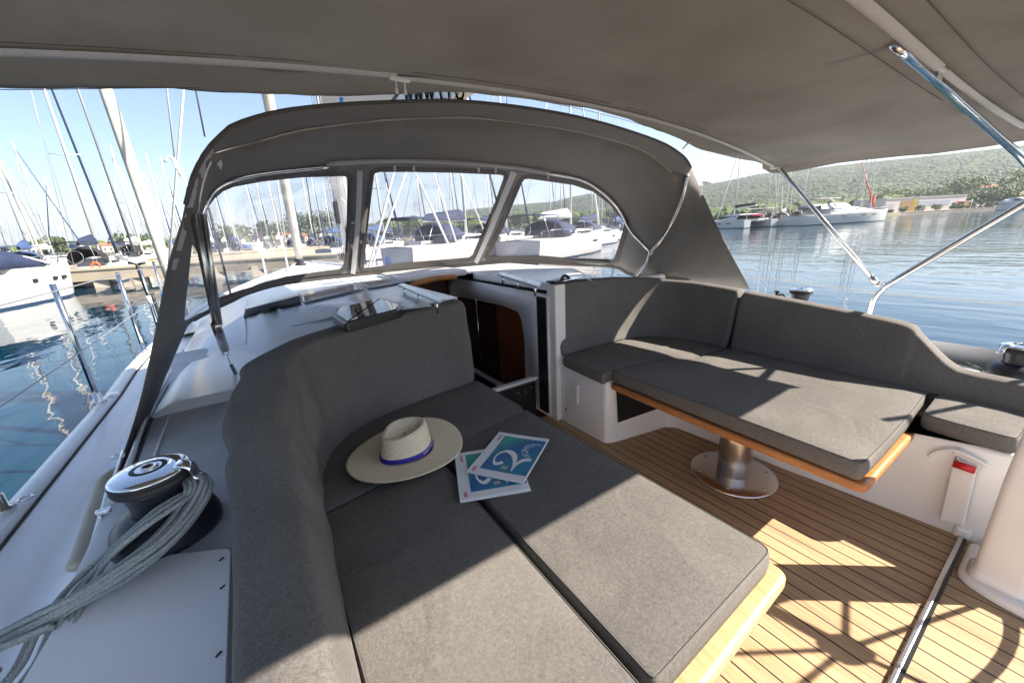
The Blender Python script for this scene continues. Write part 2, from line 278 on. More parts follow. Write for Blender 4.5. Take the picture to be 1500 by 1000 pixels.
# ------------------------------------------------------------------ object helpers
def tag(o, label=None, cat=None, group=None, kind=None):
    if label: o['label'] = label
    if cat: o['category'] = cat
    if group: o['group'] = group
    if kind: o['kind'] = kind
    return o
def empty(name, loc=(0, 0, 0), label=None, cat=None, group=None, rz=0):
    o = bpy.data.objects.new(name, None); o.empty_display_size = 0.1; COL.objects.link(o); o.location = loc; o.rotation_euler.z = rz
    return tag(o, label, cat, group)
class MB:
    """collects geometry in world (or thing-local) coordinates"""
    def __init__(s): s.v = []; s.f = []; s.sm = []
    def add(s, vs, fs, smooth=True):
        b = len(s.v); s.v += [tuple(v) for v in vs]; s.f += [tuple(i + b for i in f) for f in fs]; s.sm += [smooth] * len(fs); return s
    def box(s, c, size, rz=0, bev=0.0, seg=2, rot=None):
        bm = bmesh.new(); bmesh.ops.create_cube(bm, size=1.0)
        for v in bm.verts: v.co = Vector((v.co.x * size[0], v.co.y * size[1], v.co.z * size[2]))
        if bev: bmesh.ops.bevel(bm, geom=bm.edges[:], offset=bev, segments=seg, profile=0.5, affect='EDGES')
        R = rot if rot is not None else Matrix.Rotation(rz, 3, 'Z')
        bm.verts.index_update()
        s.add([R @ v.co + Vector(c) for v in bm.verts], [[v.index for v in f.verts] for f in bm.faces], smooth=False); bm.free(); return s
    def tube(s, pts, r, n=10, r2=None, smooth_path=0, cap=True):
        pts = [Vector(p) for p in pts]
        if smooth_path: pts = catmull(pts, smooth_path)
        rings = []; k = len(pts); up = None
        for i, p in enumerate(pts):
            d = (pts[min(i + 1, k - 1)] - pts[max(i - 1, 0)]).normalized()
            if up is None:
                up = Vector((0, 0, 1)) if abs(d.z) < 0.9 else Vector((1, 0, 0))
            a = d.cross(up).normalized(); up = a.cross(d).normalized()
            rr = r if r2 is None else r + (r2 - r) * i / (k - 1)
            rings.append([p + (a * math.cos(2 * PI * j / n) + up * math.sin(2 * PI * j / n)) * rr for j in range(n)])
        vs = [q for g in rings for q in g]; fs = []
        for i in range(k - 1):
            for j in range(n): fs.append((i * n + j, i * n + (j + 1) % n, (i + 1) * n + (j + 1) % n, (i + 1) * n + j))
        if cap: fs.append(tuple(range(n - 1, -1, -1))); fs.append(tuple((k - 1) * n + j for j in range(n)))
        return s.add(vs, fs)
    def lathe(s, prof, c=(0, 0, 0), n=32, rot=None, sx=1, sy=1):
        c = Vector(c); vs = []; fs = []; k = len(prof)
        for r, z in prof:
            for j in range(n):
                v = Vector((r * sx * math.cos(2 * PI * j / n), r * sy * math.sin(2 * PI * j / n), z))
                if rot is not None: v = rot @ v
                vs.append(v + c)
        for i in range(k - 1):
            for j in range(n): fs.append((i * n + j, i * n + (j + 1) % n, (i + 1) * n + (j + 1) % n, (i + 1) * n + j))
        if prof[0][0] > 1e-5: fs.append(tuple(range(n - 1, -1, -1)))
        if prof[-1][0] > 1e-5: fs.append(tuple((k - 1) * n + j for j in range(n)))
        return s.add(vs, fs)
    def loft(s, rows, closed_v=False, smooth=True, caps=False):
        n = len(rows[0]); vs = [p for r in rows for p in r]; fs = []
        for i in range(len(rows) - 1):
            for j in range(n if closed_v else n - 1):
                fs.append((i * n + j, i * n + (j + 1) % n, (i + 1) * n + (j + 1) % n, (i + 1) * n + j))
        if caps: fs.append(tuple(range(n - 1, -1, -1))); fs.append(tuple((len(rows) - 1) * n + j for j in range(n)))
        return s.add(vs, fs, smooth)
    def prism(s, poly, z0, z1, smooth=False):
        n = len(poly); a = 0
        for i in range(n):
            x1, y1 = poly[i][:2]; x2, y2 = poly[(i + 1) % n][:2]; a += x1 * y2 - x2 * y1
        if a < 0: poly = poly[::-1]
        vs = [(p[0], p[1], z0) for p in poly] + [(p[0], p[1], z1) for p in poly]
        fs = [tuple(range(n - 1, -1, -1)), tuple(range(n, 2 * n))] + [(i, (i + 1) % n, n + (i + 1) % n, n + i) for i in range(n)]
        return s.add(vs, fs, smooth)
    def quad(s, a, b, c, d): return s.add([a, b, c, d], [(0, 1, 2, 3)], False)
    def build(s, name, m, parent=None, bevel=0.0, solid=0.0, sub=0, label=None, autosmooth=True):
        me = bpy.data.meshes.new(name); me.from_pydata(s.v, [], s.f); me.validate()
        if len(me.polygons) == len(s.sm): me.polygons.foreach_set('use_smooth', s.sm)
        me.materials.append(m); me.update()
        o = bpy.data.objects.new(name, me); COL.objects.link(o)
        if bevel:
            b = o.modifiers.new('b', 'BEVEL'); b.width = bevel; b.segments = 3; b.limit_method = 'ANGLE'; b.harden_normals = False
            for p in me.polygons: p.use_smooth = True
            ws = o.modifiers.new('wn', 'WEIGHTED_NORMAL')
        if solid:
            q = o.modifiers.new('s', 'SOLIDIFY'); q.thickness = solid; q.offset = 0
        if sub:
            q = o.modifiers.new('ss', 'SUBSURF'); q.levels = sub; q.render_levels = sub
        if parent: o.parent = parent
        if label: o['label'] = label
        return o
def catmull(pts, k):
    out = []; n = len(pts)
    for i in range(n - 1):
        p0 = pts[max(i - 1, 0)]; p1 = pts[i]; p2 = pts[i + 1]; p3 = pts[min(i + 2, n - 1)]
        for j in range(k):
            t = j / k
            out.append(0.5 * ((2 * p1) + (p2 - p0) * t + (2 * p0 - 5 * p1 + 4 * p2 - p3) * t * t + (3 * p1 - p0 - 3 * p2 + p3) * t ** 3))
    out.append(pts[-1].copy()); return out
def cat2(pts, k):
    return [tuple(v) for v in catmull([Vector((p[0], p[1], p[2] if len(p) > 2 else 0)) for p in pts], k)]
def local(o_root, parts):  # parts were built in world coordinates: keep them there under the root
    for p in parts: p.parent = o_root
def thing_from(name, parts, base, label, cat, group=None):
    """Empty at base; parts modelled in world coordinates are shifted to it"""
    e = empty(name, base, label, cat, group)
    inv = Matrix.Translation(-Vector(base))
    for p in parts:
        if p.parent is None:
            p.parent = e
            p.data.transform(inv)
            for c in [q for q in COL.objects if q.parent == p]: c.data.transform(inv)
    return e
def copy_tree(o, parent=None):
    c = o.copy(); COL.objects.link(c); c.parent = parent
    for ch in list(o.children): copy_tree(ch, c)
    return c
def text_mesh(txt, size, extrude=0.0, res=3):
    cu = bpy.data.curves.new('t', 'FONT'); cu.body = txt; cu.size = size; cu.extrude = extrude; cu.resolution_u = res
    cu.align_x = 'CENTER'; cu.align_y = 'CENTER'
    o = bpy.data.objects.new('t', cu); COL.objects.link(o)
    dg = bpy.context.evaluated_depsgraph_get(); me = bpy.data.meshes.new_from_object(o.evaluated_get(dg))
    vs = [v.co.copy() for v in me.vertices]; fs = [tuple(p.vertices) for p in me.polygons]
    bpy.data.objects.remove(o); bpy.data.curves.remove(cu); bpy.data.meshes.remove(me); return vs, fs
def round_poly(poly, r, seg=5):
    """round the corners of a plan polygon; r may be a list"""
    out = []; n = len(poly)
    for i in range(n):
        p = Vector(poly[i][:2]); a = Vector(poly[i - 1][:2]); b = Vector(poly[(i + 1) % n][:2])
        rr = r[i] if isinstance(r, (list, tuple)) else r
        da = (a - p); db = (b - p); d = min(rr, da.length * 0.45, db.length * 0.45)
        s = p + da.normalized() * d; e = p + db.normalized() * d
        for k in range(seg + 1):
            t = k / seg; out.append(((1 - t) ** 2 * s + 2 * t * (1 - t) * p + t * t * e))
    return out
def inset(poly, d):
    n = len(poly); out = []; a = sum(poly[i].x * poly[(i + 1) % n].y - poly[(i + 1) % n].x * poly[i].y for i in range(n))
    sg = 1 if a > 0 else -1
    for i in range(n):
        e1 = (poly[i] - poly[i - 1]); e2 = (poly[(i + 1) % n] - poly[i])
        if e1.length < 1e-7: e1 = e2
        if e2.length < 1e-7: e2 = e1
        n1 = Vector((-e1.y, e1.x)).normalized() * sg; n2 = Vector((-e2.y, e2.x)).normalized() * sg
        m = (n1 + n2); m = m.normalized() if m.length > 1e-5 else n1
        out.append(poly[i] + m * d / max(0.5, m.dot(n1)))
    return out
def cushion(name, poly, z0, z1, r=0.010, corner=0.03, label='', group=None, crown=0.006, m=None, cat='cushion'):
    base = round_poly(poly, corner, 4)
    # subdivide long edges
    den = []
    for i in range(len(base)):
        a = base[i]; b = base[(i + 1) % len(base)]; k = max(1, int((b - a).length / 0.05))
        for j in range(k): den.append(a + (b - a) * j / k)
    if sum(den[i].x * den[(i + 1) % len(den)].y - den[(i + 1) % len(den)].x * den[i].y for i in range(len(den))) < 0: den = den[::-1]
    rings = []
    def ring(d, z): rings.append([(p.x, p.y, z) for p in inset(den, d)])
    ring(0.03, z0); ring(0.008, z0); ring(0.0, z0 + 0.006)
    ring(-0.003, (z0 + z1) / 2); ring(0, z1 - r)
    for k in range(1, 5): a = PI / 2 * k / 4; ring(r * (1 - math.cos(a)), z1 - r + r * math.sin(a) - 0.001)
    mb = MB()
    mb.loft(rings, closed_v=True)
    last = [Vector(v[:2]) for v in rings[-1]]
    # interior fill
    xs = [p.x for p in last]; ys = [p.y for p in last]; pts = list(last); n = len(last)
    st = 0.05; y = min(ys) + st / 2
    def inside(q):
        c = False
        for i in range(n):
            a = last[i]; b = last[i - 1]
            if (a.y > q.y) != (b.y > q.y) and q.x < (b.x - a.x) * (q.y - a.y) / (b.y - a.y) + a.x: c = not c
        return c
    while y < max(ys):
        x = min(xs) + st / 2
        while x < max(xs):
            q = Vector((x, y))
            if inside(q) and min((q - p).length for p in last) > st * 0.6: pts.append(q)
            x += st
        y += st
    r_ = delaunay_2d_cdt(pts, [], [list(range(n))], 1, 1e-6)
    zz = z1 - 0.001
    def up(i, p):
        if i < n: return 0.0
        d = min((p - q).length for q in last); u = min(1, d / .09)
        return crown * math.sin(u * PI / 2) + .003 * u * noise.noise(Vector((p.x * 3.1, p.y * 3.1, z1)))
    mb.add([(p.x, p.y, zz + up(i, p)) for i, p in enumerate(r_[0])], r_[2])
    # piping seam line round the upper edge
    o = mb.build(name, m or M['cushion'])
    bm = bmesh.new(); bm.from_mesh(o.data); bmesh.ops.remove_doubles(bm, verts=bm.verts[:], dist=0.0004); bm.normal_update(); bm.to_mesh(o.data); bm.free()
    tag(o, label, cat, group)
    mb = MB(); rg = [(p.x, p.y, z1 - .0015) for p in inset(den, .004)]; mb.tube(rg + [rg[0]], .0017, 5, cap=False); sm_ = mb.build('seam_piping', M['cushion_seam'], parent=o)
    return o

# ================================================================== OWN YACHT
XC = 1.24
def mirx(x): return 2 * XC - x
# --- hull and decks
def hb(y):   # half beam of the deck edge
    if y < 3.5: return 2.04
    t = (y - 3.5) / 8.3
    return 2.04 * max(0.0, 1 - t ** 2.1) + 0.02
def sheer(y): return 0.5 + 0.012 * max(0, y - 4.5) ** 1.3
ys = [-2.2, -1, 0, 1, 2, 3, 4, 5, 6, 7, 8, 9, 10, 10.8, 11.4, 11.75]
mb = MB(); rows = []
for y in ys:
    b = hb(y); s = sheer(y); r = []
    for sx, sz in ((-1, 1), (-0.985, 0.5), (-0.93, -0.3), (-0.85, -1.2), (0, -1.6), (0.85, -1.2), (0.93, -0.3), (0.985, 0.5), (1, 1)):
        z = s - 0.03 if sz == 1 else (s * 0.2 if sz == 0.5 else sz)
        r.append((XC + sx * b, y, z))
    rows.append(r)
mb.loft(rows); hull = mb.build('hull', M['gel'])
def strip(name, sec, ys, m, solid=0, side=-1):
    """sec(y) -> list of (offset from the port deck edge inwards, z)"""
    mb = MB(); rows = []
    for y in ys:
        b = hb(y); rows.append([(XC + side * (b - o), y, z) for o, z in sec(y)])
    mb.loft(rows); return mb.build(name, m)
yy = [-2.2, -1, 0, 0.7, 1.4, 2, 2.5, 3, 3.5, 4, 4.6, 5.2, 6, 7, 8, 9, 10, 10.8, 11.3]
own = [hull]
for side in (-1, 1):
    own.append(strip('toe_rail', lambda y: [(-0.015, sheer(y) - 0.09), (-0.015, sheer(y) - 0.01), (-0.005, sheer(y)), (0.035, sheer(y)), (0.042, sheer(y) - 0.006), (0.044, sheer(y) - 0.03)], yy, M['gel'], side=side))
    own.append(strip('toe_rail_groove', lambda y: [(0.044, sheer(y) - 0.028), (0.05, sheer(y) - 0.031), (0.056, sheer(y) - 0.028)], yy, M['seam'], side=side))
    def sd(y):
        s = sheer(y)
        k = 0.33 if y < 5 else min(0.33, hb(y) * 0.4)
        return [(0.054, s - 0.03), (0.12, s - 0.033), (0.17, s - 0.045), (0.18, s - 0.05), (k - 0.1, s - 0.045), (k - 0.05, s - 0.03), (k, s + 0.02), (k + 0.02, s + 0.06), (k + 0.03, s + 0.10)]
    own.append(strip('side_deck', sd, yy, M['gel'], side=side))
# foredeck
mb = MB(); rows = []
for y in [4.6, 5.5, 6.5, 7.5, 8.5, 9.5, 10.5, 11.3, 11.7]:
    b = hb(y) - 0.05; rows.append([(XC + b * t, y, sheer(y) - 0.02 + 0.10 * (1 - t * t)) for t in (-1, -.8, -.5, -.2, 0, .2, .5, .8, 1)])
mb.loft(rows); own.append(mb.build('foredeck', M['gel']))
# --- coachroof
def croof(x, y):   # height of the coachroof crown
    t = abs(x - XC)
    z = 0.935 - 0.02 * (t / 1.1) ** 2
    if t > 1.15: z -= 0.55 * (t - 1.15) ** 1.25
    rmp = max(0.0, min(1.0, (y - 2.5) / .5 + max(0.0, (1.36 - t) / .30)))
    rmp = rmp * rmp * (3 - 2 * rmp); z = .69 + (z - .69) * rmp if z > .69 else z
    if y > 4.3: z -= 0.045 * (y - 4.3) ** 1.25
    if y > 6.0: z = max(z, 0.55)
    return z
def section(y, xs): return [(x, y, croof(x, y)) for x in xs]
XW = mirx(1.565)      # companionway port side
ya = 1.93
xsP = [-0.43, -0.41, -0.38, -0.34, -0.3, -0.25, -0.2, -.15, -0.1, -.05, 0, 0.05, .1, .15, 0.2, .3, 0.4, 0.6, 0.8, XW - .012, XW]
xsS = [mirx(x) for x in reversed(xsP)]
def croof_sec(y, xs, port):
    r = section(y, xs)
    e = r[0] if port else r[-1]
    low = (e[0] + (-0.015 if port else 0.015), y, 0.53)
    inn = r[-1] if port else r[0]; inn = (inn[0], y, inn[2] - .05)
    return [low] + r + [inn] if port else [inn] + r + [low]
ysr = [ya, 2.0, 2.1, 2.2, 2.3, 2.4, 2.5, 2.6, 2.7, 2.8, 2.95]
mb = MB(); mb.loft([croof_sec(y, xsP, True) for y in ysr]); mb.loft([croof_sec(y, xsS, False) for y in ysr])
ysf = [2.95, 3.2, 3.5, 3.8, 4.2, 4.6, 5.0, 5.6, 6.2, 7.0, 8.0]
xsA = xsP + [1.1, XC, 1.38] + xsS
def full(y):
    k = 1.0 if y < 4.5 else max(0.3, 1 - (y - 4.5) * 0.19)
    r = [(XC + (x - XC) * k, y, croof(x, y)) for x in xsA]
    return [(r[0][0] - 0.02, y, 0.50)] + r + [(r[-1][0] + 0.02, y, 0.50)]
mb.loft([full(y) for y in ysf]); croofo = mb.build('coachroof', M['gel']); own.append(croofo)
# aft face of the coachroof (behind the backrests)
for poly in ([(-0.44, 0.35), (XW, 0.35), (XW, croof(XW, ya))] + [(x, croof(x, ya)) for x in reversed(xsP[:-1])],):
    mb = MB(); n = len(poly)
    mb.add([(x, ya, z) for x, z in poly], [tuple(range(n))], False); own.append(mb.build('aft_bulkhead', M['gel']))
# --- port coaming top (locker lids, winch platform)
mb = MB(); rows = []
for y, z in ((-1.6, .56), (-0.6, .575), (0.2, .585), (0.6, .59), (1.0, .60), (1.25, .605), (1.35, .615), (1.9, .64), (2.25, .66), (2.5, .68), (2.75, .71)):
    rows.append([(-0.465, y, z - 0.06), (-0.455, y, z - 0.015), (-0.44, y, z), (-0.40, y, z + .002), (-0.3, y, z + .004), (-0.15, y, z + .004), (0.0, y, z + .002), (0.0, y, z - .2)])
mb.loft(rows); own.append(mb.build('port_coaming', M['nonskid'])); 
mb = MB()   # smooth white moulding carrying the winch
mb.prism(round_poly([(-0.40, 0.15), (-0.158, 0.15), (-0.158, 0.60), (-0.158, 0.98), (-0.42, 1.12), (-0.44, 0.8)], 0.02), 0.592, 0.612)
own.append(mb.build('winch_platform', M['gel'], bevel=0.004))
mb = MB()
for a, b in (((-0.36, 1.02, .606), (-0.31, 0.35, .606)), ):
    mb.tube([a, b], 0.0025, 6)
own.append(mb.build('platform_seam', M['gel']))
for p in ((-0.17, 0.86), (-0.17, 0.70), (-0.175, 0.95), (-0.325, 0.66), (-0.305, 0.55), (-0.17, 0.56)):
    mb = MB(); mb.box((p[0], p[1], 0.6125), (0.010, 0.0035, 0.003), rz=0.7)
    own.append(mb.build('screw_slot', M['black']))
# raised ribs of the coaming lids
mb = MB()
mb.tube([P(222, 582, z=.648), P(262, 571, z=.65), P(335, 556, z=.652)], 0.006, 8)
mb.tube([P(257, 574, z=.646), P(243, 620, z=.642), P(222, 680, z=.63)], 0.0045, 8)
mb.tube([P(268, 512, z=.70), P(250, 545, z=.675), P(222, 590, z=.66), P(196, 660, z=.64), P(168, 735, z=.62)], 0.008, 8, smooth_path=4)
own.append(mb.build('coaming_rib', M['gel']))
mb = MB(); mb.tube([P(272, 520, z=.69), P(253, 555, z=.665), P(226, 605, z=.645), P(198, 680, z=.625), P(176, 735, z=.615)], 0.006, 8, smooth_path=4)
own.append(mb.build('coaming_gasket', M['rubber']))
# vertical moulding step at the coachroof corner
def SP(px, py, off=0.0):
    z = .9
    for _ in range(12):
        p = P(px, py, z=z); z = z * .4 + .6 * (croof(p.x, p.y) + off)
    return P(px, py, z=z)
mb = MB(); mb.tube([SP(362, 441), SP(359, 455), SP(359, 470), SP(361, 487), SP(360, 505)], 0.008, 8, smooth_path=4)
own.append(mb.build('drain_moulding', M['gel']))
# mouldings across the coachroof
def patch(name, px, z, m, h=0.006, bev=0.002, parent_list=own):
    rows = []
    for j in range(7):
        row = []
        for i in range(13):
            u, v = i / 12, j / 6
            x = (px[0][0] * (1 - u) + px[1][0] * u) * (1 - v) + (px[3][0] * (1 - u) + px[2][0] * u) * v
            y = (px[0][1] * (1 - u) + px[1][1] * u) * (1 - v) + (px[3][1] * (1 - u) + px[2][1] * u) * v
            row.append(SP(x, y, .009 if h < .01 else .013))
        rows.append(row)
    mb = MB(); mb.loft(rows); o = mb.build(name, m, solid=.004); parent_list.append(o); return o
M['acryl'] = mat('smoked_acrylic', (0.16, 0.19, 0.26), 0.12, spec=0.6)
M['liner'] = mat('blueish_gel', (0.50, 0.54, 0.62), 0.25)
patch('fixed_skylight', [(440, 432), (520, 414), (532, 424), (446, 444)], .936, M['acryl'])
patch('fixed_skylight', [(527, 413), (590, 406), (600, 412), (541, 423)], .942, M['acryl'])
patch('recess_panel', [(425, 478), (520, 458), (620, 440), (632, 448), (540, 468), (418, 500)], .905, M['liner'])
# forward portlight with frame (open, dark)
o = patch('deck_hatch', [(360, 452), (438, 431), (441, 444), (357, 466)], .925, M['darkhole'])
o2 = patch('hatch_frame', [(357, 449), (440, 428), (442, 432), (359, 453)], .935, M['gelw'], h=.012)
# black framed deck hatch with curved glass
hp = [P(486, 463, z=.94), P(492, 452, z=.94), P(560, 437, z=.94), P(590, 447, z=.94), P(588, 454, z=.94), P(505, 476, z=.94)]
poly = round_poly([(p.x, p.y) for p in hp], 0.03, 5)
mb = MB(); mb.prism(poly, .905, .942); hf = mb.build('hatch', M['black'], bevel=.010)
gi = inset([Vector(p) for p in poly], 0.022); mb = MB(); mb.prism([(p.x, p.y) for p in gi], .938, .947); hg = mb.build('hatch_glass', M['chrome'], bevel=.003); hg.data.materials.clear(); hg.data.materials.append(M['glassd']); hg.parent = hf; hg.modifiers.clear(); [setattr(p, 'use_smooth', False) for p in hg.data.polygons]
own.append(hf)
# clear handrail blocks each side of the companionway
M['plexi'] = mat('pale_plexi', (0.42, 0.52, 0.66), 0.1, spec=0.8)
for q in ([(583, 417), (590, 414), (650, 437), (643, 442)], [(728, 401), (735, 398), (794, 414), (788, 419)]):
    z = .975; pts = [P(x, y, z=z) for x, y in q]
    mb = MB(); mb.prism([(p.x, p.y) for p in pts], z - .012, z); hr = mb.build('handrail', M['plexi'], bevel=.003); own.append(hr)
    for t in (.1, .5, .9):
        a = (pts[0] + pts[1]) / 2 * (1 - t) + (pts[2] + pts[3]) / 2 * t
        mb = MB(); mb.tube([(a.x, a.y, .90), (a.x, a.y, z - .01)], .008, 8)
        h2 = mb.build('handrail_foot', M['steel']); h2.parent = hr
# sliding hatch leading edge (teak) and garage
mb = MB(); a = P(598, 419, y=2.93); b = P(667, 405, y=2.93)
pts = [a.lerp(b, t) + Vector((0, 0, 0.018 * math.sin(PI * t))) for t in [i / 10 for i in range(11)]]
rows = [[(p.x, p.y - .02, p.z - .022), (p.x, p.y - .03, p.z), (p.x, p.y - .02, p.z + .016), (p.x, p.y + .02, p.z + .016), (p.x, p.y + .03, p.z), (p.x, p.y + .02, p.z - .022)] for p in pts]
mb.loft(rows, closed_v=True, caps=True); own.append(mb.build('hatch_grab_wood', M['teak_edge2']))
mb = MB(); mb.box((XC - .02, 3.25, .945), (.60, .60, .05), bev=.02); own.append(mb.build('sliding_hatch', M['gelw']))
# --- companionway
XWS = 1.55; XFR = 1.577
mb = MB()   # starboard side wall with a cut-out (plane x = 1.50..1.55)
def wallpts(l): return [Vector((XWS, p.y, p.z)) for p in [P(x, y, x=XWS) for x, y in l]]
outer = [P(x, y, x=XWS) for x, y in ((808, 612), (806, 440), (798, 434), (664, 409), (640, 405), (640, 640))]
# wall polygon in (y, z)
W_out = [(1.92, 0.0), (1.92, .850), (2.0, .858), (3.30, .868), (3.45, .868), (3.45, 0.0)]
cut = [P(x, y, x=XWS) for x, y in ((770, 572), (768, 500), (764, 470), (758, 457), (745, 451), (728, 446), (680, 436), (640, 430), (640, 600), (741, 578))]
C_in = [(p.y, p.z) for p in cut]
C_in = [(y, max(0.02, z)) for y, z in C_in]; C_in[7] = (3.42, C_in[7][1]); C_in[8] = (3.42, 0.03)
def sheet_with_holes(outer, holes, step, lift, name, m, solid=0.0, jitter=None):
    pts = [Vector(p) for p in outer]; loops = [list(range(len(pts)))]
    for h in holes:
        s = len(pts); pts += [Vector(p) for p in h]; loops.append(list(range(s, len(pts))))
    def inp(q, poly):
        c = False; n = len(poly)
        for i in range(n):
            a = poly[i]; b = poly[i - 1]
            if (a[1] > q[1]) != (b[1] > q[1]) and q[0] < (b[0] - a[0]) * (q[1] - a[1]) / (b[1] - a[1]) + a[0]: c = not c
        return c
    if step:
        bd = np.array([(p.x, p.y) for p in pts])
        x0, y0 = bd.min(0); x1, y1 = bd.max(0); y = y0 + step / 2
        while y < y1:
            x = x0 + step / 2
            while x < x1:
                if inp((x, y), outer) and not any(inp((x, y), h) for h in holes) and np.min(np.hypot(bd[:, 0] - x, bd[:, 1] - y)) > step * 0.55: pts.append(Vector((x, y)))
                x += step
            y += step
    edges = [(l[i], l[(i + 1) % len(l)]) for l in loops for i in range(len(l))]
    r = delaunay_2d_cdt(pts, edges, [], 0, 1e-7)
    V = r[0]; F = []
    for f in r[2]:
        c = (sum(V[i].x for i in f) / len(f), sum(V[i].y for i in f) / len(f))
        if inp(c, outer) and not any(inp(c, h) for h in holes): F.append(f)
    used = sorted({i for f in F for i in f}); mp = {k: i for i, k in enumerate(used)}
    mb = MB(); mb.add([lift(V[i]) for i in used], [[mp[i] for i in f] for f in F])
    return mb.build(name, m, solid=solid)
cw = sheet_with_holes(W_out, [C_in], 0, lambda p: (XFR, p.x, p.y), 'companionway_frame', M['gelw'], solid=0.05)
own.append(cw)
mb = MB(); mb.box((XWS + .022, 2.65, .873), (.03, 1.36, .008)); own.append(mb.build('hatch_track', M['black']))
# wood lining behind the cut-out, darker inner bulkhead
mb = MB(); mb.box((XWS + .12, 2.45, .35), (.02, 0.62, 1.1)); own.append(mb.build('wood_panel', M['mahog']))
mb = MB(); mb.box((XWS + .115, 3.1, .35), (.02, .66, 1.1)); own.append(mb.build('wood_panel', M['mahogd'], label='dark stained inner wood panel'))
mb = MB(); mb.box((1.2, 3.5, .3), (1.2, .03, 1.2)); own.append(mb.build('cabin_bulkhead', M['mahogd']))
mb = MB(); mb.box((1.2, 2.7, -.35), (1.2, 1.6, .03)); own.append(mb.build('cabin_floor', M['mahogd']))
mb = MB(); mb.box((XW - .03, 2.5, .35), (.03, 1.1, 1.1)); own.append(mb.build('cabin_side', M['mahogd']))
mb = MB(); mb.tube([P(697, 437, x=1.53), P(705, 530, x=1.53)], .005, 8); own.append(mb.build('door_edge_rod', M['steel']))
mb = MB(); a = P(786, 437, x=1.515); b = P(793, 607, x=1.515)
mb.box((1.549, 1.998, .43), (.012, .098, .82), bev=.003); own.append(mb.build('washboard_slot', M['black']))
mb = MB(); mb.box((1.545, 2.01, .43), (.014, .008, .80)); own.append(mb.build('slot_lip', M['black']))
mb = MB(); mb.box((XC, 2.06, .12), (.54, .03, .24)); own.append(mb.build('lower_washboard', M['black']))
mb = MB(); mb.box((XC + .02, 2.10, .245), (.56, .06, .012), bev=.003); mb.box((XC + .02, 2.06, .262), (.56, .012, .012), bev=.003); own.append(mb.build('sill', M['gelw']))
mb = MB()
for x, z in ((1.36, .2), (1.47, .21), (1.42, .19)): mb.lathe([(0, 0), (.005, 0), (.004, .003), (0, .004)], (x, 2.043, z), n=8, rot=Matrix.Rotation(PI / 2, 3, 'X'))
own.append(mb.build('sill_screw', M['steel']))
# --- starboard bench moulding
ZB = 0.398
mb = MB()
bench = [(1.583, 1.92), (1.583, 1.46), (1.63, 1.435), (2.04, 1.355), (2.075, 1.30), (2.165, .12), (2.17, -1.6), (2.75, -1.6), (2.75, 1.92)]
pl = round_poly(bench, [.01, .05, .03, .05, .06, .1, .01, .01, .01], 6)
rows = [[(p.x, p.y, z) for p in inset(pl, d)] for d, z in ((0, 0), (0.004, .03), (0.004, ZB - .02), (.008, ZB - .008), (.018, ZB - .001), (.03, ZB))]
mb.loft(rows, closed_v=True); last = rows[-1]; mb.add(last, [tuple(range(len(last)))], False)
bn = mb.build('starboard_bench', M['gelw']); own.append(bn)
# end wall between bench and companionway
mb = MB(); pts = [(1.60, 1.93), (1.605, 1.84)]
mb.box((1.5955, 1.905, .46), (.085, .085, .93), bev=.006); own.append(mb.build('bench_end_wall', M['gelw']))
mb = MB(); mb.box((2.23, 1.975, .55), (1.2, .08, .64), bev=.01); own.append(mb.build('starboard_bulkhead', M['gelw']))
# storage pocket, catch, drain on the bench
def on_front(px, py, d=0.004):   # point on the transverse bench front between (1.63,1.435) and (2.04,1.355)
    r = ray(px, py); A = Vector((1.63, 1.435, 0)); B = Vector((2.04, 1.355, 0)); n = Vector((-(B - A).y, (B - A).x, 0)).normalized()
    k = (A - CAM).dot(n) / r.dot(n); return CAM + r * k - n * d
mb = MB(); q = [on_front(*p) for p in ((902, 565), (968, 560), (968, 596), (905, 618))]; mb.quad(*q); own.append(mb.build('storage_pocket', M['darkhole'], solid=.004))
mb = MB()
mb.box((1.579, 1.70, .24), (.012, .03, .12), bev=.005); mb.box((1.574, 1.70, .30), (.016, .045, .022), bev=.005)
own.append(mb.build('bench_catch', M['gelw']))
mb = MB(); mb.lathe([(0, 0), (.008, 0), (.008, .003), (0, .004)], (1.5765, 1.80, .10), n=10, rot=Matrix.Rotation(-PI / 2, 3, 'Y')); own.append(mb.build('drain_plug', M['black']))
# pocket with red handle (emergency tiller / pump)
mb = MB(); xf = 2.158
def XF(px, py, x=2.14): return P(px, py, x=x)
hp = [XF(*p) for p in ((1397, 672), (1432, 684), (1412, 768), (1376, 760))]
hp = [Vector((xf, p.y, p.z)) for p in hp]
mb.add([tuple(p) for p in hp] + [(xf - .028, p.y, p.z) for p in hp], [(4, 5, 6, 7), (0, 1, 5, 4), (1, 2, 6, 5), (2, 3, 7, 6), (3, 0, 4, 7)], False)
own.append(mb.build('handle_pocket', M['gelw'], bevel=.006))
mb = MB(); a = XF(1393, 668); b = XF(1437, 682); c = (a + b) / 2
own_red = MB(); own_red.tube([(xf - .03, a.y - .012, a.z - .02), (xf - .03, b.y + .008, b.z - .02)], .015, 14)
own.append(own_red.build('red_handle', M['red']))
mb = MB(); q = [XF(*p, x=xf - .006) for p in ((1394, 664), (1404, 656), (1446, 680), (1440, 690))]
mb.add([tuple(v) for v in q] + [(v.x + .012, v.y, v.z) for v in q], [(0, 1, 2, 3), (4, 7, 6, 5), (0, 4, 5, 1), (1, 5, 6, 2), (2, 6, 7, 3), (3, 7, 4, 0)], False)
own.append(mb.build('pocket_flange', M['gelw'], bevel=.003))
mb = MB(); fl = [XF(*p, x=2.138) for p in ((1360, 668), (1372, 661), (1402, 660), (1446, 682))]
mb.tube(fl, .006, 8, smooth_path=4); own.append(mb.build('moulded_rib', M['gelw']))
mb = MB()
